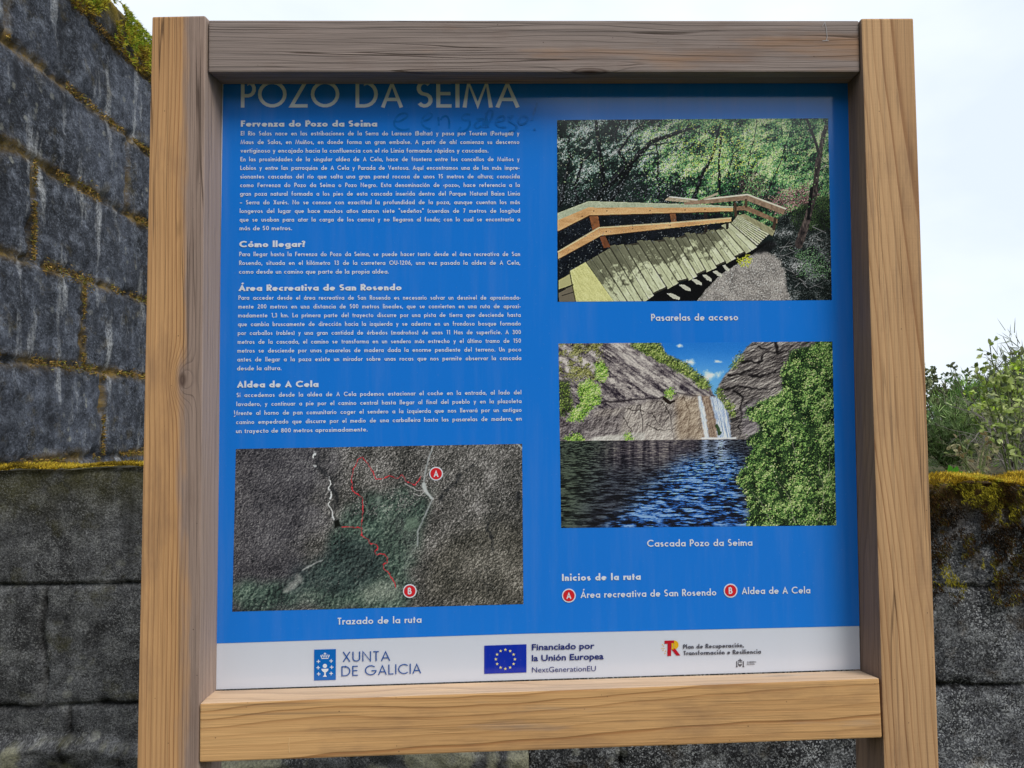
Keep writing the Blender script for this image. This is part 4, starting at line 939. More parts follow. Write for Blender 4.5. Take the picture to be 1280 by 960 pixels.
scr = [[(75, 262), (120, 268), (180, 235), (185, 208), (140, 205), (95, 240), (80, 290), (110, 325), (160, 335), (205, 326)],
       [(315, 265), (360, 250), (385, 218), (355, 202), (315, 235), (300, 275), (325, 312), (372, 330)],
       [(435, 232), (440, 300)], [(452, 256), (470, 232), (500, 226), (520, 260), (522, 325)],
       [(690, 215), (650, 210), (622, 238), (645, 258), (680, 252), (686, 290), (670, 325), (635, 345), (602, 338), (615, 312)],
       [(738, 245), (790, 250), (752, 265), (725, 298), (748, 320), (778, 302)], [(797, 262), (792, 318)],
       [(812, 320), (815, 240), (832, 186), (866, 182), (862, 235), (832, 290)], [(812, 200), (835, 315)],
       [(900, 268), (960, 255), (955, 226), (915, 236), (895, 275), (925, 308), (978, 310)],
       [(985, 232), (1030, 226), (1002, 262), (1040, 285), (1062, 312), (1040, 340), (1000, 345)],
       [(1100, 226), (1076, 260), (1090, 290), (1130, 280), (1150, 246), (1130, 222), (1098, 228)],
       [(1226, 118), (1205, 180), (1182, 260)], [(1200, 326), (1207, 334), (1210, 337)]]
g_ = front('graffiti', [smooth(Z7(s)) for s in scr], .0036, pen.m, panel, -.0007); g_['label'] = 'faded blue felt pen scrawl reading e en galego!'
for sc_ in ([(293, 513), (293.5, 518)], [(294.2, 519.5), (292.5, 521)]): front('scratch', [sc_], .0012, G_TEXT, panel, -.0013)

# ------------------------------------------------------------------ the three printed pictures, painted on a fine grid
def blur(a, r, n=2):
    for _ in range(n):
        for ax in (0, 1):
            p = np.concatenate([np.repeat(np.take(a, [0], ax), r, ax), a, np.repeat(np.take(a, [-1], ax), r, ax)], ax)
            c = np.cumsum(p, ax); z = np.zeros_like(np.take(c, [0], ax)); c = np.concatenate([z, c], ax); k = 2 * r + 1
            a = (np.take(c, range(k, c.shape[ax]), ax) - np.take(c, range(0, c.shape[ax] - k), ax)) / k
    return a
class Paint:
    """a picture in the units of its own survey (x right, y down)"""
    def __init__(self, x0, y0, x1, y1, nx, ny, seed):
        self.nx, self.ny = nx, ny; self.x0, self.y0 = x0, y0
        self.Y, self.X = np.meshgrid(np.linspace(y0, y1, ny), np.linspace(x0, x1, nx), indexing='ij')
        self.rs = np.random.RandomState(seed); self.img = np.zeros((ny, nx, 3)); self.seed = seed
        self.px = (x1 - x0) / nx; self.py = (y1 - y0) / ny
        self.grain = self.rs.rand(ny, nx)
    def f(self, sc, s=0, o=4, g=.55, sx=1, sy=1, rot=0):
        c, q = math.cos(rot), math.sin(rot)
        return fbm((self.X * c + self.Y * q) / sc * sx + 50, (-self.X * q + self.Y * c) / sc * sy + 50, s + self.seed, o, g)
    def relief(self, h, k, az=-2.2):
        """light falling on a height field from the upper left"""
        gy, gx = np.gradient(h); s = (gx * math.cos(az) + gy * math.sin(az)); s = s / (s.std() + 1e-9)
        return np.clip(.5 - s * k, 0, 1)
    def poly(self, pts, warp=0, ws=20, soft=0):
        X, Y = self.X, self.Y
        if warp: X = X + (self.f(ws, 5, 4, .65) - .5) * 2 * warp; Y = Y + (self.f(ws, 7, 4, .65) - .5) * 2 * warp
        m = np.zeros(X.shape, bool); n = len(pts)
        for i in range(n):
            (x0, y0), (x1, y1) = pts[i], pts[(i + 1) % n]
            if y0 == y1: continue
            c = ((y0 > Y) != (y1 > Y)) & (X < (x1 - x0) * (Y - y0) / (y1 - y0) + x0); m ^= c
        m = m.astype(float)
        return blur(m, soft) if soft else m
    def line(self, pts, w0, w1=None, warp=0, ws=25):
        w1 = w0 if w1 is None else w1
        X, Y = self.X, self.Y
        if warp: X = X + (self.f(ws, 2, 3) - .5) * 2 * warp; Y = Y + (self.f(ws, 9, 3) - .5) * 2 * warp
        out = np.zeros(X.shape); n = len(pts) - 1
        for i in range(n):
            (x0, y0), (x1, y1) = pts[i], pts[i + 1]; dx, dy = x1 - x0, y1 - y0; L = dx * dx + dy * dy + 1e-9
            t = np.clip(((X - x0) * dx + (Y - y0) * dy) / L, 0, 1)
            d = np.hypot(X - x0 - t * dx, Y - y0 - t * dy); w = w0 + (w1 - w0) * (i + t) / n
            out = np.maximum(out, np.clip((w - d) / self.px + .5, 0, 1))
        return out
    def put(self, mask, col):
        col = np.asarray(col, float)
        if col.ndim == 1: col = col[None, None, :]
        self.img = self.img * (1 - mask[..., None]) + col * mask[..., None]
    def mixc(self, t, *cols):
        t = np.clip(t, 0, 1) * (len(cols) - 1); i = np.minimum(t.astype(int), len(cols) - 2); fr = (t - i)[..., None]
        c = np.asarray(cols, float); return c[i] * (1 - fr) + c[i + 1] * fr
    def dabs(self, n, prob, pal, bright=None, big=1, jit=.16, alpha=.85):
        """n leaf dabs scattered where prob is high; the palette index follows the bright field plus chance"""
        cs = np.cumsum(np.clip(prob, 0, 1).ravel()); k = np.minimum(np.searchsorted(cs, self.rs.rand(n) * cs[-1]), cs.size - 1)
        iy, ix = k // self.nx, k % self.nx
        b = (self.rs.rand(n) if bright is None else np.clip(bright[iy, ix] + self.rs.normal(0, jit, n), 0, .999))
        order = np.argsort(b + self.rs.normal(0, .25, n)); iy, ix, b = iy[order], ix[order], b[order]
        pal = np.asarray(pal, float); q = b * (len(pal) - 1); i0 = np.minimum(q.astype(int), len(pal) - 2); fr = (q - i0)[:, None]
        col = (pal[i0] * (1 - fr) + pal[i0 + 1] * fr) * (1 + self.rs.normal(0, .10, (n, 1)))
        shapes = [[(0, 0), (0, 1)], [(0, 0), (1, 0)], [(0, 0), (1, 1)], [(0, 0), (0, 1), (1, 1)], [(0, 0), (-1, 1)]] if big == 1 else [[(0, 0), (0, 1), (1, 1), (1, 2), (0, 2)], [(0, 0), (1, 0), (1, 1), (2, 1)], [(0, 0), (0, 1), (0, 2), (1, 1)], [(0, 1), (1, 0), (1, 1), (2, 0)]]
        sh = self.rs.randint(0, len(shapes), n)
        for si, S_ in enumerate(shapes):
            m = sh == si
            for dy, dx in S_:
                a, c = np.clip(iy[m] + dy, 0, self.ny - 1), np.clip(ix[m] + dx, 0, self.nx - 1)
                self.img[a, c] = self.img[a, c] * (1 - alpha) + col[m] * alpha
    def finish(self, name, corners, label, noise=12, sharp=.5, gain=1.2):
        im = self.img; im = im + sharp * (im - np.stack([blur(im[..., c], 2, 1) for c in range(3)], -1))
        im = np.clip(im + (self.grain[..., None] - .5) * noise, 5, 246)
        TL, TR, BR, BL = [np.array(S(*c)) for c in corners]
        u = np.linspace(0, 1, self.nx)[None, :, None]; v = np.linspace(0, 1, self.ny)[:, None, None]
        P = (TL * (1 - u) + TR * u) * (1 - v) + (BL * (1 - u) + BR * u) * v
        V = np.stack([P[..., 0], np.full(P.shape[:2], -.0007), P[..., 1]], -1).reshape(-1, 3)
        idx = np.arange(self.nx * self.ny).reshape(self.ny, self.nx)
        F = np.stack([idx[1:, :-1], idx[1:, 1:], idx[:-1, 1:], idx[:-1, :-1]], -1).reshape(-1, 4)
        c = np.concatenate([np.clip(lin(im) * gain, 0, .9), np.ones(im.shape[:2] + (1,))], -1).reshape(-1, 4)
        o = part(name, V, F, G_PHOTO, panel, attrs={'print': c}); o['label'] = label; return o

def paint_walkway():
    p = Paint(52, 157, 1145, 884, 560, 372, 1); X, Y = p.X, p.Y
    clump = p.f(70, 3, 4, .6); lit = p.relief(blur(p.f(46, 6, 4, .6), 1), .24)
    right = sstep(300, 820, X + (clump - .5) * 260); low = sstep(330, 470, Y)
    p.img = p.mixc(p.f(30, 2, 4), (9, 13, 17), (24, 33, 34), (44, 60, 54))
    cool = [(14, 20, 24), (30, 44, 42), (58, 84, 74), (108, 136, 124), (176, 198, 196), (214, 228, 232)]
    warm = [(18, 34, 26), (44, 82, 56), (80, 132, 88), (118, 168, 108), (164, 204, 128), (206, 230, 164)]
    den = np.clip(.25 + 1.1 * (clump - .30), .05, 1)
    br = np.clip(lit * .9 + (clump - .5) * .9 - low * .30, 0, 1)
    top = Y < 600; p.dabs(17000, den * (1 - right * .8) * (1 - low * .4) * top, cool, br * 1.15 - .14, 1); p.dabs(21000, np.clip(den + .25, 0, 1) * right * (1 - low * .3) * top, warm, br + .10, 1)
    B = (12, 14, 19)
    def trunks(L, sh=.5):
        for pts, a, b in L:
            p.put(p.line(pts, a * .8, b * .8, 8, 40) * .96, B)
            q = p.line([(x - a * .35, y) for x, y in pts], a * .25, b * .2, 8, 40); p.put(q * (p.f(12, 3, 2) > .48) * sh, (104, 108, 116))
    trunks([([(130, 500), (120, 420), (150, 340), (190, 280)], 10, 5), ([(60, 500), (80, 420), (100, 300), (92, 250)], 10, 4), ([(455, 470), (458, 360), (448, 250)], 6, 4), ([(620, 430), (612, 320), (622, 210)], 5, 3),
            ([(905, 435), (940, 350), (975, 250)], 4, 2), ([(815, 350), (835, 270), (855, 165)], 4, 2), ([(740, 360), (760, 300), (800, 260)], 3, 2), ([(180, 470), (160, 400), (60, 330)], 5, 3), ([(560, 480), (540, 400), (500, 330)], 4, 2),
            ([(660, 470), (650, 420), (690, 360)], 5, 2), ([(490, 470), (520, 430), (580, 400)], 3, 2), ([(860, 420), (850, 300), (880, 200)], 3, 2), ([(540, 300), (600, 260), (660, 250)], 3, 1.5), ([(300, 170), (280, 220), (300, 290)], 5, 3), ([(400, 480), (410, 400), (395, 330)], 4, 2)])
    p.dabs(2600, den * (1 - right * .8) * (1 - low * .5) * top * (clump > .5), cool, br + .16, 1); p.dabs(6500, den * right * (1 - low * .5) * top * (clump > .46), warm, br + .22, 2)
    trunks([([(205, 480), (255, 420), (330, 345), (420, 255), (520, 212), (620, 185)], 22, 5), ([(262, 482), (310, 410), (345, 345)], 14, 12), ([(235, 430), (228, 330), (212, 200), (205, 160)], 13, 6), ([(330, 345), (300, 290), (335, 235), (400, 160)], 9, 4),
            ([(595, 475), (625, 390), (680, 290), (705, 180)], 11, 4), ([(702, 455), (698, 330), (712, 200)], 8, 4), ([(420, 260), (470, 255), (560, 250)], 5, 2), ([(370, 310), (430, 290), (500, 300)], 4, 2)])
    trunks([([(205, 480), (255, 420), (330, 345), (420, 255), (520, 212), (620, 185)], 13, 3), ([(262, 482), (310, 410), (345, 345)], 11, 9), ([(235, 430), (228, 330), (212, 200), (205, 160)], 9, 4), ([(597, 475), (627, 390)], 8, 5), ([(702, 455), (698, 330), (712, 200)], 5, 3), ([(130, 500), (120, 420), (150, 340)], 7, 4), ([(70, 500), (82, 420), (100, 300)], 7, 4), ([(456, 470), (458, 360), (448, 250)], 4, 3), ([(900, 440), (940, 350), (975, 250)], 3, 2), ([(820, 340), (835, 270), (855, 165)], 3, 2)], .35)
    p.dabs(900, den * (1 - low), [(96, 130, 100), (170, 200, 150), (214, 228, 190)], None, 1); p.dabs(420, (right > .4) * (1 - low) * np.exp(-((X - 700) / 160) ** 2 - ((Y - 300) / 90) ** 2), [(150, 190, 80), (210, 226, 120)], None, 2)
    # dim ground between the trunks: pale specks, dead leaves
    p.dabs(900, low * (Y < 500) * (1 - right * .6) * .7, [(50, 56, 62), (96, 104, 110), (160, 168, 176)], None, 1)
    p.dabs(1500, p.poly([(880, 500), (930, 450), (1040, 425), (1100, 440), (1090, 490), (1000, 525), (930, 540)], 26, 30, 4), [(40, 24, 28), (104, 66, 70), (156, 116, 116), (196, 168, 166)], None, 1)
    p.dabs(1100, p.poly([(770, 400), (830, 355), (900, 400), (890, 480), (790, 480)], 26, 30, 5), [(18, 16, 20), (60, 46, 50), (96, 76, 78)], None, 1)
    # dark slopes under the walkway and on the right
    m = p.poly([(52, 560), (260, 520), (700, 545), (760, 560), (740, 620), (400, 690), (52, 800)], 8, 30, 1); p.put(m * .95, p.mixc(p.f(24, 4, 4), (6, 8, 14), (22, 25, 36)))
    p.dabs(3000, m, [(12, 14, 20), (26, 30, 40), (50, 56, 66), (88, 94, 104)], p.f(40, 2, 3) * 1.6 - .5, 1, .12)
    m = p.poly([(930, 560), (1150, 500), (1150, 890), (940, 890), (965, 780), (900, 670)], 16, 40, 3); p.put(m * .95, p.mixc(p.f(24, 4, 4), (8, 11, 14), (34, 40, 42)))
    p.dabs(7500, m, [(10, 14, 16), (36, 44, 44), (84, 92, 92), (140, 144, 146), (200, 202, 204)], p.f(44, 2, 4) * 1.5 - .34, 1)
    p.dabs(700, p.poly([(1000, 690), (1110, 680), (1140, 790), (1020, 790)], 30, 30, 5), [(24, 44, 30), (84, 120, 84), (140, 170, 130)], None, 1)
    m = p.poly([(985, 540), (1040, 500), (1150, 470), (1150, 600), (1080, 610), (1000, 600)], 14, 30, 3); p.put(m * .7, (16, 22, 18)); p.dabs(1200, m, [(12, 18, 14), (40, 58, 36), (84, 108, 64)], p.f(30, 7, 3), 1)
    for k in range(60):
        x, y = p.rs.uniform(900, 1130), p.rs.uniform(570, 870); a = p.rs.uniform(-.9, 1.0); l = p.rs.uniform(14, 60)
        p.put(p.line([(x, y), (x + l * math.cos(a), y + l * math.sin(a))], 1.4, 1.0) * p.rs.uniform(.25, .75), (170, 168, 170) if k % 3 else (12, 14, 16))
    # gravel
    gr = p.poly([(600, 890), (640, 840), (700, 780), (780, 730), (830, 690), (890, 690), (940, 720), (960, 790), (975, 890)], 12, 30, 2)
    p.put(gr, p.mixc(p.f(34, 9, 4) * 1.3 - .15, (104, 100, 98), (148, 142, 138), (178, 172, 166)))
    p.dabs(5200, gr, [(70, 66, 66), (120, 116, 114), (176, 170, 166), (222, 218, 212)], None, 1, alpha=.7)
    p.put(p.poly([(760, 690), (800, 670), (860, 660), (900, 640), (930, 660), (900, 690), (830, 700)], 8, 20, 2) * .85, (20, 20, 24))
    # right hand tree
    p.put(p.line([(1015, 665), (1050, 570), (1080, 470), (1102, 330), (1135, 190)], 17, 8, 5, 40), p.mixc(p.f(14, 1, 4, sx=2) * 1.3 - .15, (18, 17, 22), (62, 54, 54), (118, 106, 100)))
    p.put(p.line([(1060, 160), (1085, 230), (1104, 290)], 6, 6, 4, 30), (46, 44, 44)); p.put(p.line([(1072, 440), (1056, 560)], 7, 6), (16, 16, 20))
    p.dabs(260, (X > 880) * (Y < 520) * .6, warm, br + .15, 1)
    # treads between the upper and lower edge of the flight: two boards to a step, each step shoved a little
    up = np.array([(60, 800), (165, 728), (212, 700), (262, 672), (318, 660), (372, 652), (425, 645), (476, 640), (520, 634), (562, 622), (604, 618), (640, 612), (680, 604), (712, 592), (745, 578), (775, 540)], float)
    lo = np.array([(120, 890), (275, 888), (330, 888), (388, 886), (432, 856), (486, 832), (530, 808), (570, 800), (606, 782), (642, 766), (684, 748), (722, 732), (760, 712), (800, 694), (846, 668), (918, 600)], float)
    p.put(p.poly([tuple(a) for a in up] + [tuple(a) for a in lo[::-1]]), (58, 55, 46))
    p.put(p.poly([(390, 890), (430, 858), (570, 800), (760, 716), (850, 670), (900, 650), (830, 700), (700, 780), (640, 840), (600, 890)], 3, 20), (13, 12, 17))
    for x, y, s_ in ((505, 862, 1.1), (552, 828, 1.0), (600, 806, .9), (642, 790, .8), (684, 774, .8), (718, 752, .6)):
        p.put(p.poly([(x - 20 * s_, y - 8), (x + 2, y - 8), (x + 28 * s_, y + 8), (x + 26 * s_, y + 17), (x + 4, y + 12)], 3, 12) * .9, (206, 206, 190))
    wg = p.f(7, 4, 4, .6, sx=.3, sy=1.6, rot=.95); spot = .55 * p.f(30, 6, 4, .7) + .45 * p.f(13, 9, 3, .6)
    N = len(up)
    for i in range(N - 1):
        n_in = 2 if i < 14 else 10
        for j in range(n_in):
            a0, a1 = j / n_in, (j + 1) / n_in - (.05 if n_in == 2 else .16)
            q = [up[i] * (1 - a0) + up[i + 1] * a0, up[i] * (1 - a1) + up[i + 1] * a1, lo[i] * (1 - a1) + lo[i + 1] * a1, lo[i] * (1 - a0) + lo[i + 1] * a0]
            if 2 < i < 14:
                ax = (q[0] - q[3]) / np.linalg.norm(q[0] - q[3]); e = (9 if i % 2 else -3) - j * 5; f_ = (5 if i % 2 else -6)
                q[0] = q[0] + ax * e; q[1] = q[1] + ax * e; q[2] = q[2] - ax * f_; q[3] = q[3] - ax * f_
            ab = q[3] - q[0]; t = ((X - q[0][0]) * ab[0] + (Y - q[0][1]) * ab[1]) / (ab @ ab)
            m = p.poly([tuple(k) for k in q]); sh = np.clip(wg * .8 + .08 + p.rs.uniform(-.12, .12) + (.10 if j else 0), 0, 1)
            col = p.mixc(sh, (140, 140, 112), (192, 196, 162), (222, 226, 200))
            shade = sstep(.66, .30, t + (spot - .5) * 1.9 + p.rs.uniform(-.12, .12)) * (.85 if i < 12 else .35)
            if i >= 13: shade = shade * .4
            p.put(m, col); p.put(m * shade, p.mixc(sh, (66, 66, 54), (116, 116, 94)))
    for i in range(1, N - 1):
        p.put(p.line([tuple(up[i]), tuple(lo[i])], 2.2, 2.0) * .8, (46, 43, 36))
    p.put(p.poly([(102, 762), (163, 728), (277, 888), (124, 888)]), p.mixc(wg * .7 + p.grain * .3, (168, 166, 104), (208, 206, 142), (226, 224, 170)))
    p.put(p.poly([(56, 800), (102, 775), (112, 815), (56, 835)]), (176, 172, 124)); p.put(p.poly([(56, 850), (112, 822), (122, 888), (60, 888)]), (110, 102, 88))
    p.put(p.line([(56, 842), (112, 818)], 3), (36, 32, 30)); p.put(p.line([(100, 768), (124, 888)], 2), (70, 66, 40)); p.put(p.line([(70, 860), (116, 846)], 2), (50, 46, 42))
    p.put(p.poly([(778, 545), (800, 540), (922, 605), (910, 628), (800, 560)]), p.mixc(wg, (110, 106, 80), (184, 182, 146)))
    p.dabs(110, p.poly([(764, 725), (800, 700), (826, 716), (812, 746), (780, 748)], 8, 10, 2), [(96, 120, 20), (200, 204, 50), (222, 224, 110)], None, 2)
    # handrails
    og = lambda: p.mixc(p.f(16, 5, 4, sx=.2) * .8 + p.grain * .2, (152, 110, 70), (204, 160, 110), (228, 196, 150))
    pale = lambda: p.mixc(p.f(9, 5, 4) * .7 + p.grain * .3, (136, 146, 122), (204, 210, 184))
    def rail(pts, c=None): p.put(p.poly(pts), og() if c is None else c)
    for q, c in (([(176, 530), (212, 536), (222, 600), (192, 602)], (132, 84, 54)), ([(218, 624), (240, 622), (262, 668), (236, 672)], (112, 68, 46)), ([(500, 535), (522, 535), (526, 572), (506, 574)], (120, 80, 54)),
                 ([(636, 532), (650, 532), (650, 612), (638, 612)], (40, 34, 34)), ([(724, 572), (736, 572), (734, 600), (724, 600)], (44, 40, 38))): rail(q, p.mixc(p.f(10, 3, 3), np.array(c) * .7, np.array(c) * 1.25))
    rail([(52, 545), (176, 500), (180, 540), (54, 604)]); rail([(176, 506), (640, 512), (752, 512), (754, 528), (480, 534), (180, 541)])
    p.put(p.poly([(52, 532), (175, 485), (250, 487), (640, 502), (755, 509), (752, 514), (200, 510), (178, 508), (54, 560)]), pale())
    rail([(54, 686), (216, 592), (226, 622), (54, 716)]); rail([(218, 592), (480, 576), (745, 556), (745, 570), (500, 594), (226, 623)])
    p.put(p.line([(54, 686), (216, 591), (480, 575), (745, 555)], 2.6) * .8, (232, 214, 170))
    p.put(p.line([(54, 606), (180, 543), (480, 536), (754, 530)], 2.0) * .8, (74, 44, 30)); p.put(p.line([(54, 717), (226, 624), (500, 596)], 2.0) * .8, (60, 38, 30))
    for x, y in ((150, 545), (196, 524), (248, 524), (420, 524), (560, 522), (640, 520), (245, 606), (350, 596), (500, 584)): p.put(p.line([(x, y), (x + 1, y)], 2.2), (90, 56, 40))
    rail([(480, 482), (500, 468), (610, 482), (600, 490), (520, 488)], p.mixc(p.f(8, 3, 3), (130, 116, 98), (206, 196, 170)))
    rail([(556, 492), (700, 470), (812, 462), (965, 522), (955, 542), (806, 484), (660, 496), (560, 502)], p.mixc(p.f(10, 5, 3), (104, 84, 70), (176, 150, 126)))
    p.put(p.line([(500, 469), (610, 482)], 2.4), (214, 210, 196)); p.put(p.line([(640, 480), (812, 462), (965, 520)], 3.0), (206, 200, 184)); p.put(p.line([(640, 478), (690, 458)], 4), (170, 160, 140))
    rail([(756, 512), (806, 506), (932, 562), (930, 578), (800, 524), (758, 526)], p.mixc(p.f(10, 7, 3), (96, 74, 58), (164, 134, 108)))
    p.put(p.line([(762, 498), (764, 545)], 5), (70, 54, 44)); p.put(p.line([(806, 484), (806, 510)], 5), (74, 58, 46)); p.put(p.line([(922, 560), (916, 600)], 6), (64, 50, 42))
    p.dabs(160, p.poly([(56, 620), (230, 560), (700, 560), (700, 620), (260, 680), (56, 780)], 0, 20, 3) * .5, [(80, 86, 92), (130, 136, 138)], None, 1)
    p.finish('photo_print', [(696.3, 150.2), (1034.9, 148.0), (1039.6, 375.0), (696.9, 377.2)], 'printed picture of a wooden stepped walkway with railings in woodland')
paint_walkway()

def paint_falls():
    p = Paint(58, 154, 1168, 892, 560, 372, 3); X, Y = p.X, p.Y
    p.img = p.mixc(sstep(150, 330, Y) + (p.f(120, 2, 3) - .5) * .25, (34, 118, 208), (104, 172, 234))
    cl = np.full(X.shape, -1.0)
    for cx, cy, rx, ry in ((680, 285, 66, 34), (580, 234, 50, 22), (702, 232, 34, 13), (543, 167, 24, 12), (640, 300, 44, 24)): cl = np.maximum(cl, 1 - np.hypot((X - cx) / rx, (Y - cy) / ry))
    p.put(np.clip((cl - .34 + (p.f(30, 4, 5, .6) - .5) * 1.5) * 1.7, 0, 1) * (cl > 0), (228, 238, 248))
    def crag(sc, s, sx, sy, rot, k=.26): return p.relief(.7 * p.f(sc, s, 5, .62, sx=sx, sy=sy, rot=rot) + .3 * np.abs(p.f(sc * .7, s + 4, 4, .6, sx=sx, sy=sy, rot=rot) - .5), k)
    # left slab with run-down streaks
    st = .55 * p.f(40, 2, 5, .65, sx=.16, sy=2.2, rot=.66) + .45 * p.f(17, 6, 4, .7, sx=.5, sy=1.2, rot=.66)
    slab = p.poly([(40, 140), (430, 140), (520, 225), (660, 330), (690, 372), (745, 450), (760, 560), (40, 566)], 8, 24, 1)
    tone = np.clip((st - .5) * 2.6 + .5 + (crag(40, 3, .5, 1.3, .66) - .5) * .40 + (p.grain - .5) * .22 + (p.f(130, 9, 3) - .5) * .6, 0, 1)
    p.put(slab, p.mixc(tone, (40, 33, 44), (92, 84, 90), (136, 127, 127), (182, 174, 170), (206, 198, 192)))
    for k in range(46):
        x0 = 190 + k * 10 + p.rs.uniform(-6, 6); y0 = 155 + max(0, x0 - 400) * .75 + p.rs.uniform(0, 60)
        L = p.rs.uniform(40, 200); p.put(slab * blur(p.line([(x0, y0), (x0 + L * .80, y0 + L * .62)], 2.0, .8, 6, 30), 1, 1) * p.rs.uniform(.2, .7), (44, 36, 50) if k % 3 else (190, 182, 178))
    # broken cliff below
    cliff = p.poly([(200, 430), (380, 398), (520, 372), (640, 366), (660, 545), (150, 556), (170, 500)], 14, 30, 2)
    s2 = np.clip(crag(44, 8, 1.0, .7, .5, .30) * .38 + crag(17, 13, 1.1, .8, .4, .28) * .40 + (p.grain - .5) * .14 + (p.f(110, 5, 4) - .5) * .8 + .16, 0, 1)
    p.put(cliff * .95, p.mixc(s2, (42, 35, 38), (118, 109, 106), (176, 167, 160), (218, 210, 202)))
    p.put(blur(p.line([(215, 395), (330, 385), (460, 378), (530, 360), (620, 372)], 4, 1.5, 8, 30), 1, 1) * .85, (34, 28, 34))
    for q in ([(470, 390), (500, 450), (515, 540)], [(380, 400), (395, 470), (385, 540)], [(250, 400), (330, 420), (380, 400)], [(300, 440), (340, 500), (330, 540)], [(430, 440), (470, 500)], [(560, 380), (580, 440), (575, 540)], [(340, 420), (420, 440), (500, 430)], [(410, 480), (450, 510), (520, 500)]):
        p.put(cliff * p.line(q, 2.2, 1.0, 9, 25) * .75, (42, 34, 34))
    p.put(p.poly([(520, 380), (620, 372), (640, 545), (530, 545)], 14, 30, 5) * .5, p.mixc(s2, (116, 88, 62), (198, 174, 142)))
    p.put(p.poly([(62, 440), (140, 470), (240, 450), (320, 430), (300, 520), (180, 545), (62, 560)], 18, 35, 3) * .65, p.mixc(crag(30, 12, 1, 1, .3), (26, 21, 26), (92, 84, 88), (160, 152, 152)))
    p.put(p.poly([(160, 556), (200, 530), (330, 520), (400, 514), (400, 545), (300, 552)], 6, 20, 1), p.mixc(s2, (130, 124, 116), (214, 210, 204)))
    # scrub
    GR = [(20, 30, 14), (52, 70, 30), (92, 114, 52), (138, 156, 80), (182, 196, 118)]
    lit = p.relief(p.f(26, 7, 4, .65), .24)
    m = p.poly([(320, 140), (455, 140), (490, 200), (560, 235), (640, 292), (672, 332), (640, 338), (560, 285), (470, 235), (390, 192)], 12, 22, 2); p.put(m * .7, (44, 56, 28)); p.dabs(3200, m, GR, lit + .05, 1)
    m = p.poly([(50, 140), (245, 140), (222, 210), (240, 300), (140, 310), (50, 270)], 24, 34, 5) * np.clip((p.f(44, 3, 4) - .38) * 6, 0, 1); p.put(m * .55, (76, 74, 46)); p.dabs(2400, m, [(34, 34, 20), (86, 88, 46), (136, 138, 74), (186, 184, 128)], lit, 1)
    m = p.poly([(50, 300), (100, 310), (110, 420), (60, 450)], 14, 24, 3); p.put(m * .75, (26, 32, 20)); p.dabs(700, m, GR, lit - .15, 1)
    BRt = [(34, 56, 18), (84, 126, 40), (130, 176, 66), (176, 208, 104), (206, 228, 150)]
    for q in ([(135, 320), (180, 305), (218, 320), (220, 395), (170, 430), (150, 465), (92, 462), (110, 430), (140, 400)], [(200, 235), (225, 222), (248, 250), (246, 300), (215, 300)], [(78, 535), (120, 518), (156, 535), (150, 560), (90, 562)], [(478, 345), (510, 340), (520, 365), (490, 378)], [(320, 520), (340, 515), (345, 545), (320, 548)]):
        m = p.poly(q, 16, 22, 2); p.put(m * .55, (70, 104, 40)); p.dabs(int(m.sum() * .8), m, BRt, lit + .06, 1)
    p.put(p.line([(480, 380), (500, 395), (520, 390)], 8, 5, 4, 20), (36, 28, 26))
    # right rocks
    rr = p.poly([(690, 345), (720, 290), (760, 255), (790, 200), (850, 150), (1180, 140), (1180, 600), (900, 600), (740, 560), (742, 470), (700, 390)], 9, 25, 1)
    s3 = np.clip(crag(54, 5, .55, 1.5, -.35, .32) * .5 + crag(20, 10, .6, 1.5, -.35, .28) * .38 + (p.grain - .5) * .14 + (p.f(120, 2, 4) - .5) * .7 + .04, 0, 1)
    p.put(rr, p.mixc(s3, (22, 20, 24), (84, 78, 78), (140, 133, 130), (200, 193, 186)))
    for q in ([(700, 345), (780, 330), (830, 345), (940, 340)], [(760, 350), (800, 380), (790, 440), (780, 540)], [(800, 240), (870, 230), (900, 200), (950, 190)], [(830, 290), (900, 290), (960, 260)], [(940, 150), (935, 200), (980, 190)], [(740, 290), (800, 280), (850, 260)], [(870, 170), (900, 180)]):
        p.put(blur(p.line(q, 6, 2, 12, 26), 1, 1) * .9, (22, 19, 22))
    p.put(p.poly([(790, 420), (860, 380), (890, 500), (840, 548), (790, 520)], 14, 30, 4) * .7, p.mixc(s3, (74, 68, 74), (184, 176, 180)))
    m = p.poly([(680, 350), (705, 340), (750, 400), (775, 430), (750, 455), (700, 385)], 12, 18, 2); p.dabs(800, m, GR, lit, 1); m = p.poly([(742, 255), (790, 190), (802, 215), (765, 268)], 8, 14, 2); p.dabs(300, m, GR, lit, 1)
    # falls
    fs = p.f(8, 2, 4, .7, sx=1.7, sy=.14, rot=-.18)
    p.put(p.poly([(612, 372), (640, 368), (668, 372), (690, 470), (694, 540), (634, 544), (624, 450)], 5, 16, 1), p.mixc(fs * .6 + s2 * .4, (44, 34, 34), (112, 92, 80), (176, 156, 138), (206, 194, 182)))
    wf = p.mixc(np.clip((fs - .28) * 2.1, 0, 1), (128, 148, 182), (206, 218, 238), (246, 248, 252))
    p.put(p.poly([(615, 372), (628, 371), (642, 420), (658, 540), (640, 543), (629, 470)], 5, 12, 1), wf)
    p.put(p.poly([(664, 374), (690, 372), (716, 400), (736, 442), (750, 541), (694, 541), (686, 470)], 5, 12, 1), wf)
    p.put(p.line([(690, 490), (700, 520)], 6, 8, 4, 14) * .9, (44, 66, 34)); p.put(blur(p.line([(630, 541), (765, 541)], 4, 3), 1, 1), (226, 232, 244))
    # pool: ripples over reflections
    wy = 545.0; wat = sstep(wy - 1, wy + 3, Y); dep = np.clip((Y - wy) / 345, 0, 1)
    wob = (p.f(60, 4, 3) - .5) * 26 * dep
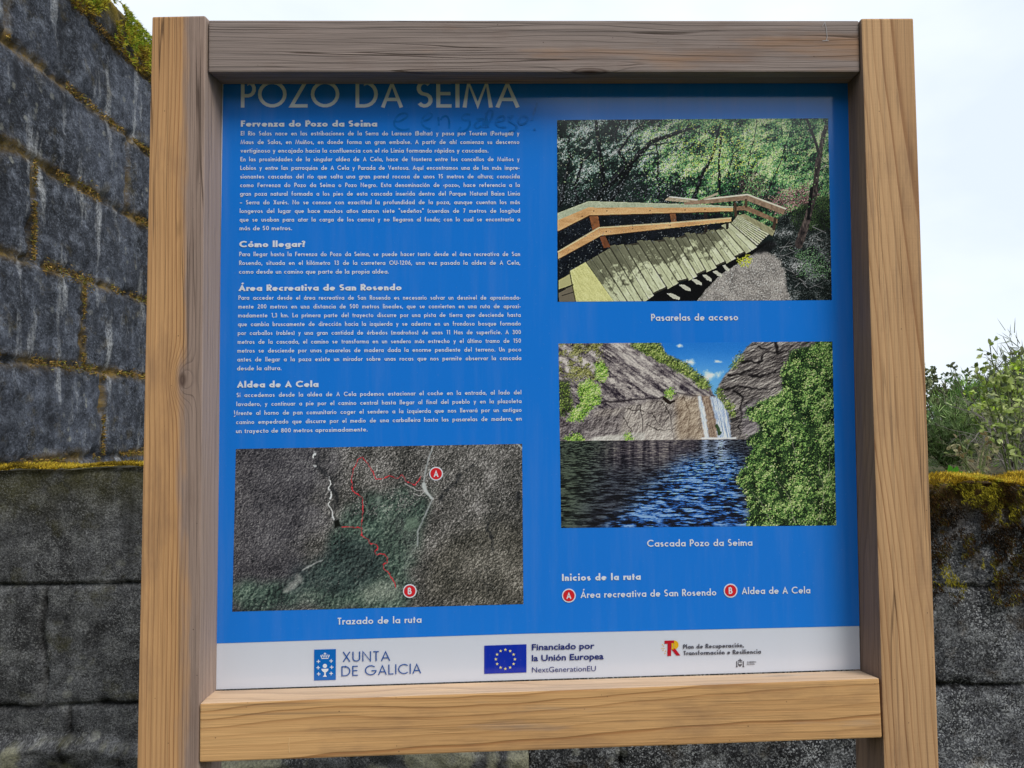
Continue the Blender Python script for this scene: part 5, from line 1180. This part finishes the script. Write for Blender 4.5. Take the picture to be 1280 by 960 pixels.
    rp = fbm((X + wob) / (13 + 34 * dep) + 30, (Y + wob * .3) / (2.3 + 5.2 * dep) + 30, 6, 4, .62); rp2 = np.clip((rp - .5) * 3.0 + .5, 0, 1)
    base = p.mixc(rp2, (15, 15, 24), (32, 34, 46), (74, 80, 92))
    col_ = .6 * p.f(26, 6, 4, sx=1.5, sy=.06) + .4 * p.f(70, 8, 3, sx=1.5, sy=.1)
    warm = p.mixc(np.clip((col_ - .5) * 2.2 + .42 + (rp - .5) * 1.5, 0, 1), (22, 20, 30), (74, 68, 76), (146, 138, 136))
    mw = sstep(130, 290, X) * (1 - sstep(585, 665, X)) * (1 - sstep(585, 720, Y)); base = base * (1 - mw[..., None]) + warm * mw[..., None]
    gl = (1 - sstep(130, 330, X + .3 * (Y - 560))) * .8; base = base * (1 - gl[..., None]) + p.mixc(rp2, (12, 16, 15), (36, 44, 38), (84, 96, 78)) * gl[..., None]
    cxl = np.interp(Y, [545, 620, 700, 780, 890], [640, 570, 480, 400, 250]); cxr = np.interp(Y, [545, 620, 720, 890], [770, 800, 770, 830])
    bl = sstep(-120, 110, X - cxl + (p.f(90, 3, 3) - .5) * 90) * sstep(-40, 60, cxr - X) * sstep(560, 680, Y)
    blc = p.mixc(rp2, (16, 22, 44), (28, 58, 118), (48, 100, 176), (126, 164, 210))
    bm_ = np.clip(bl * (.25 + 1.1 * sstep(.40, .60, rp)), 0, 1); base = base * (1 - bm_[..., None]) + blc * bm_[..., None]
    fr = np.exp(-((X - 642 + wob) / 15) ** 2) * .8 + np.exp(-((X - 705 + wob) / 26) ** 2); fr = np.clip(fr * (1 - sstep(560, 720, Y)) * sstep(.36, .58, rp), 0, 1); base = base * (1 - fr[..., None]) + np.array([168, 186, 220]) * fr[..., None]
    p.put(wat, base)
    # foreground bush
    B = [(985, 205), (1030, 175), (1180, 140), (1180, 900), (785, 900), (820, 820), (770, 700), (790, 640), (850, 575), (775, 545), (860, 500), (810, 420), (900, 390), (960, 345), (940, 300)]
    bush = p.poly(B, 34, 50, 3); core = sstep(.35, .9, blur(bush, 5)); p.put(core, p.mixc(p.f(30, 4, 4) * 1.3 - .2, (10, 18, 14), (34, 52, 32), (60, 84, 48)))
    cl2 = p.f(64, 11, 4, .6); litb = np.clip(p.relief(cl2 * .6 + p.f(24, 7, 4, .65) * .4, .28) * .9 + (p.f(150, 2, 3) - .5) * .7 + .02, 0, 1)
    BP = [(12, 22, 16), (38, 62, 36), (80, 116, 62), (124, 162, 86), (160, 192, 110), (188, 210, 140)]
    p.dabs(9000, np.clip(bush * 1.2, 0, 1), BP, litb - .14, 1); p.dabs(9000, np.clip(bush * (cl2 > .45) * 1.2, 0, 1), BP, litb + .04, 1)
    for q in ([(1000, 880), (980, 780), (920, 700)], [(1100, 880), (1120, 760), (1090, 640)], [(1010, 640), (1000, 560), (960, 480)], [(1140, 700), (1150, 600)], [(900, 870), (870, 800), (830, 760)]): p.put(p.line(q, 2.2, 1.0, 8, 30) * .55, (160, 158, 138))
    p.dabs(2200, np.clip(bush * (cl2 > .51), 0, 1), BP, litb + .10, 2, .10)
    p.finish('photo_print', [(698.1, 429.4), (1040.2, 426.9), (1045.2, 656.6), (701.4, 659.8)], 'printed picture of twin waterfalls falling into a dark blue pool')
paint_falls()

def paint_map():
    p = Paint(40, 57, 1195, 703, 580, 330, 5); X, Y = p.X, p.Y
    tr = p.relief(.6 * p.f(10, 1, 4, .75) + .4 * p.f(22, 4, 4, .65), .24, -2.4); gr_ = blur(p.rs.rand(*X.shape), 1, 1); gr_ = np.clip((gr_ - .5) * 3 + .5, 0, 1)
    n = np.clip(.48 * tr + .34 * gr_ + .18 * p.grain + (p.f(90, 11, 5, .6) - .5) * .75 - .08, 0, 1)
    p.img = p.mixc(n, (20, 21, 23), (50, 50, 50), (84, 82, 80), (132, 128, 126), (184, 182, 180))
    t = blur(np.clip(1 - sstep(300, 500, X + .25 * Y - 60 + (p.f(90, 3, 4) - .5) * 220), 0, 1), 4)
    p.put(t * .8, p.mixc(n, (28, 28, 36), (60, 58, 66), (92, 90, 96), (132, 130, 134)))
    br_ = blur(p.poly([(830, 500), (1000, 360), (1200, 380), (1200, 710), (790, 710), (820, 600)], 70, 90), 14); p.put(br_ * .5, p.mixc(n, (22, 22, 20), (56, 54, 48), (92, 88, 78), (146, 140, 126)))
    cr = p.relief(blur(p.f(11, 4, 3, .5), 1, 1), .26, -2.4); wn_ = np.clip(.55 * cr + .22 * gr_ + .18 * p.grain + (p.f(80, 2, 5, .6) - .5) * .8 - .02, 0, 1)
    w_ = blur(p.poly([(440, 330), (500, 270), (560, 235), (700, 225), (830, 265), (800, 370), (770, 470), (740, 570), (740, 710), (60, 710), (40, 640), (110, 590), (260, 575), (330, 520), (420, 480), (450, 400)], 60, 80), 9)
    w_ = np.clip(w_ * (.35 + 1.0 * p.f(110, 8, 4)), 0, 1)
    p.put(w_ * .9, p.mixc(wn_, (14, 22, 24), (34, 48, 46), (60, 80, 72), (96, 116, 104), (144, 160, 146)))
    dk = blur(p.poly([(310, 540), (460, 415), (560, 430), (640, 520), (620, 600), (440, 650), (300, 640), (200, 660)], 50, 60), 10); p.put(dk * .5, p.mixc(wn_, (10, 15, 20), (36, 46, 52), (66, 78, 80)))
    p.put(blur(p.poly([(600, 590), (700, 610), (710, 690), (560, 690), (540, 640)], 30, 40), 8) * .55, p.mixc(n, (60, 64, 58), (130, 134, 124), (190, 190, 182)))
    p.put(blur(p.poly([(730, 350), (770, 335), (790, 370), (740, 410), (715, 390)], 12, 20), 2) * .5, (112, 132, 114)); p.put(blur(p.poly([(600, 258), (622, 256), (625, 290), (605, 290)], 8, 12), 2) * .5, (140, 152, 142))
    p.dabs(2600, np.clip(p.f(60, 9, 4) - .42, 0, 1) * (X > 470) * (Y < 330), [(40, 38, 40), (120, 116, 116), (196, 192, 190)], None, 1, alpha=.6)
    p.dabs(1500, np.clip(p.f(70, 6, 4) - .42, 0, 1), [(26, 28, 30), (150, 150, 148)], None, 1, alpha=.5)
    for k in range(110):
        x, y = p.rs.uniform(470, 1190), p.rs.uniform(57, 330); a = p.rs.uniform(-1.4, -.5); l = p.rs.uniform(10, 55)
        p.put(p.line([(x, y), (x + l * math.cos(a), y - l * math.sin(a))], 1.2, .8, 8, 20) * p.rs.uniform(.15, .55), (172, 168, 166) if k % 3 else (20, 20, 24))
    for q, w in (([(840, 290), (960, 170), (1040, 100)], 5), ([(1050, 360), (1070, 490)], 5), ([(1185, 230), (1180, 280)], 9), ([(440, 230), (450, 320)], 9), ([(930, 180), (1000, 140)], 4), ([(860, 280), (900, 240)], 6), ([(1000, 560), (1060, 660)], 4), ([(100, 200), (160, 330)], 3)):
        p.put(blur(p.line(q, w, w * .4, 16, 26), 2, 1) * .75 * np.clip((p.f(30, 6, 3) - .3) * 4, 0, 1), (20, 22, 28))
    riv = [(356, 68), (352, 120), (372, 158), (412, 172), (416, 230), (420, 300), (438, 345)]
    p.put(blur(p.line([(x + 12, y) for x, y in riv], 7, 7, 12, 26), 2, 1) * .6 * np.clip((p.f(30, 6, 3) - .32) * 4, 0, 1), (24, 26, 32)); p.put(p.line(riv, 3.2, 2.6, 12, 22) * np.clip((p.f(18, 5, 3) - .46) * 6, 0, 1), (190, 192, 196))
    p.put(p.poly([(435, 355), (455, 345), (462, 372), (440, 380)], 4, 10, 1), (12, 14, 16))
    p.put(blur(p.poly([(255, 600), (300, 555), (318, 585), (285, 620), (240, 635)], 14, 20), 2) * .65, p.mixc(n, (120, 120, 118), (196, 196, 192))); p.put(blur(p.line([(315, 545), (395, 505)], 3, 2, 6, 15), 1, 1) * .8, (176, 178, 178))
    rd = (160, 164, 166)
    p.put(blur(p.line([(832, 60), (815, 110), (794, 195), (800, 240), (832, 272), (800, 340), (772, 400), (770, 460)], 3.2, 2.4, 3, 20), 1, 1) * .85, rd)
    p.put(blur(p.line([(796, 215), (806, 245), (830, 270)], 9, 4, 4, 14), 1, 1) * .85, (180, 184, 184)); p.put(blur(p.line([(770, 460), (745, 490), (722, 540), (730, 600)], 2.2, 1.4, 6, 25), 1, 1) * .6, (140, 148, 142))
    p.put(p.line([(720, 210), (770, 235), (800, 240), (780, 258), (756, 252)], 2.0, 1.6, 4, 18) * .7, (178, 176, 176)); p.put(p.line([(1165, 48), (1195, 75)], 3) * .7, (170, 172, 170))
    for q in ([(686, 628), (678, 600), (655, 565), (634, 545), (634, 530), (652, 522), (650, 500), (630, 488), (606, 492), (600, 480), (612, 470), (606, 452), (578, 444), (574, 428), (546, 414), (546, 380), (552, 300), (546, 258), (510, 236), (504, 190), (512, 150), (530, 108), (546, 96), (566, 122), (590, 158), (602, 188), (640, 186), (654, 176), (690, 188), (708, 172), (724, 200), (762, 218), (782, 184)], [(546, 382), (466, 377)]):
        p.put(p.line(q, 2.1, 2.1, 5, 9) * (.45 + .45 * sstep(.35, .6, p.f(14, 3, 2))), (186, 48, 60))
    p.finish('photo_print', [(295, 561.2), (652.6, 554.8), (654.2, 755.0), (290.5, 764.4)], 'printed aerial map of rough hillside with a red walking route', gain=1.36)
paint_map()
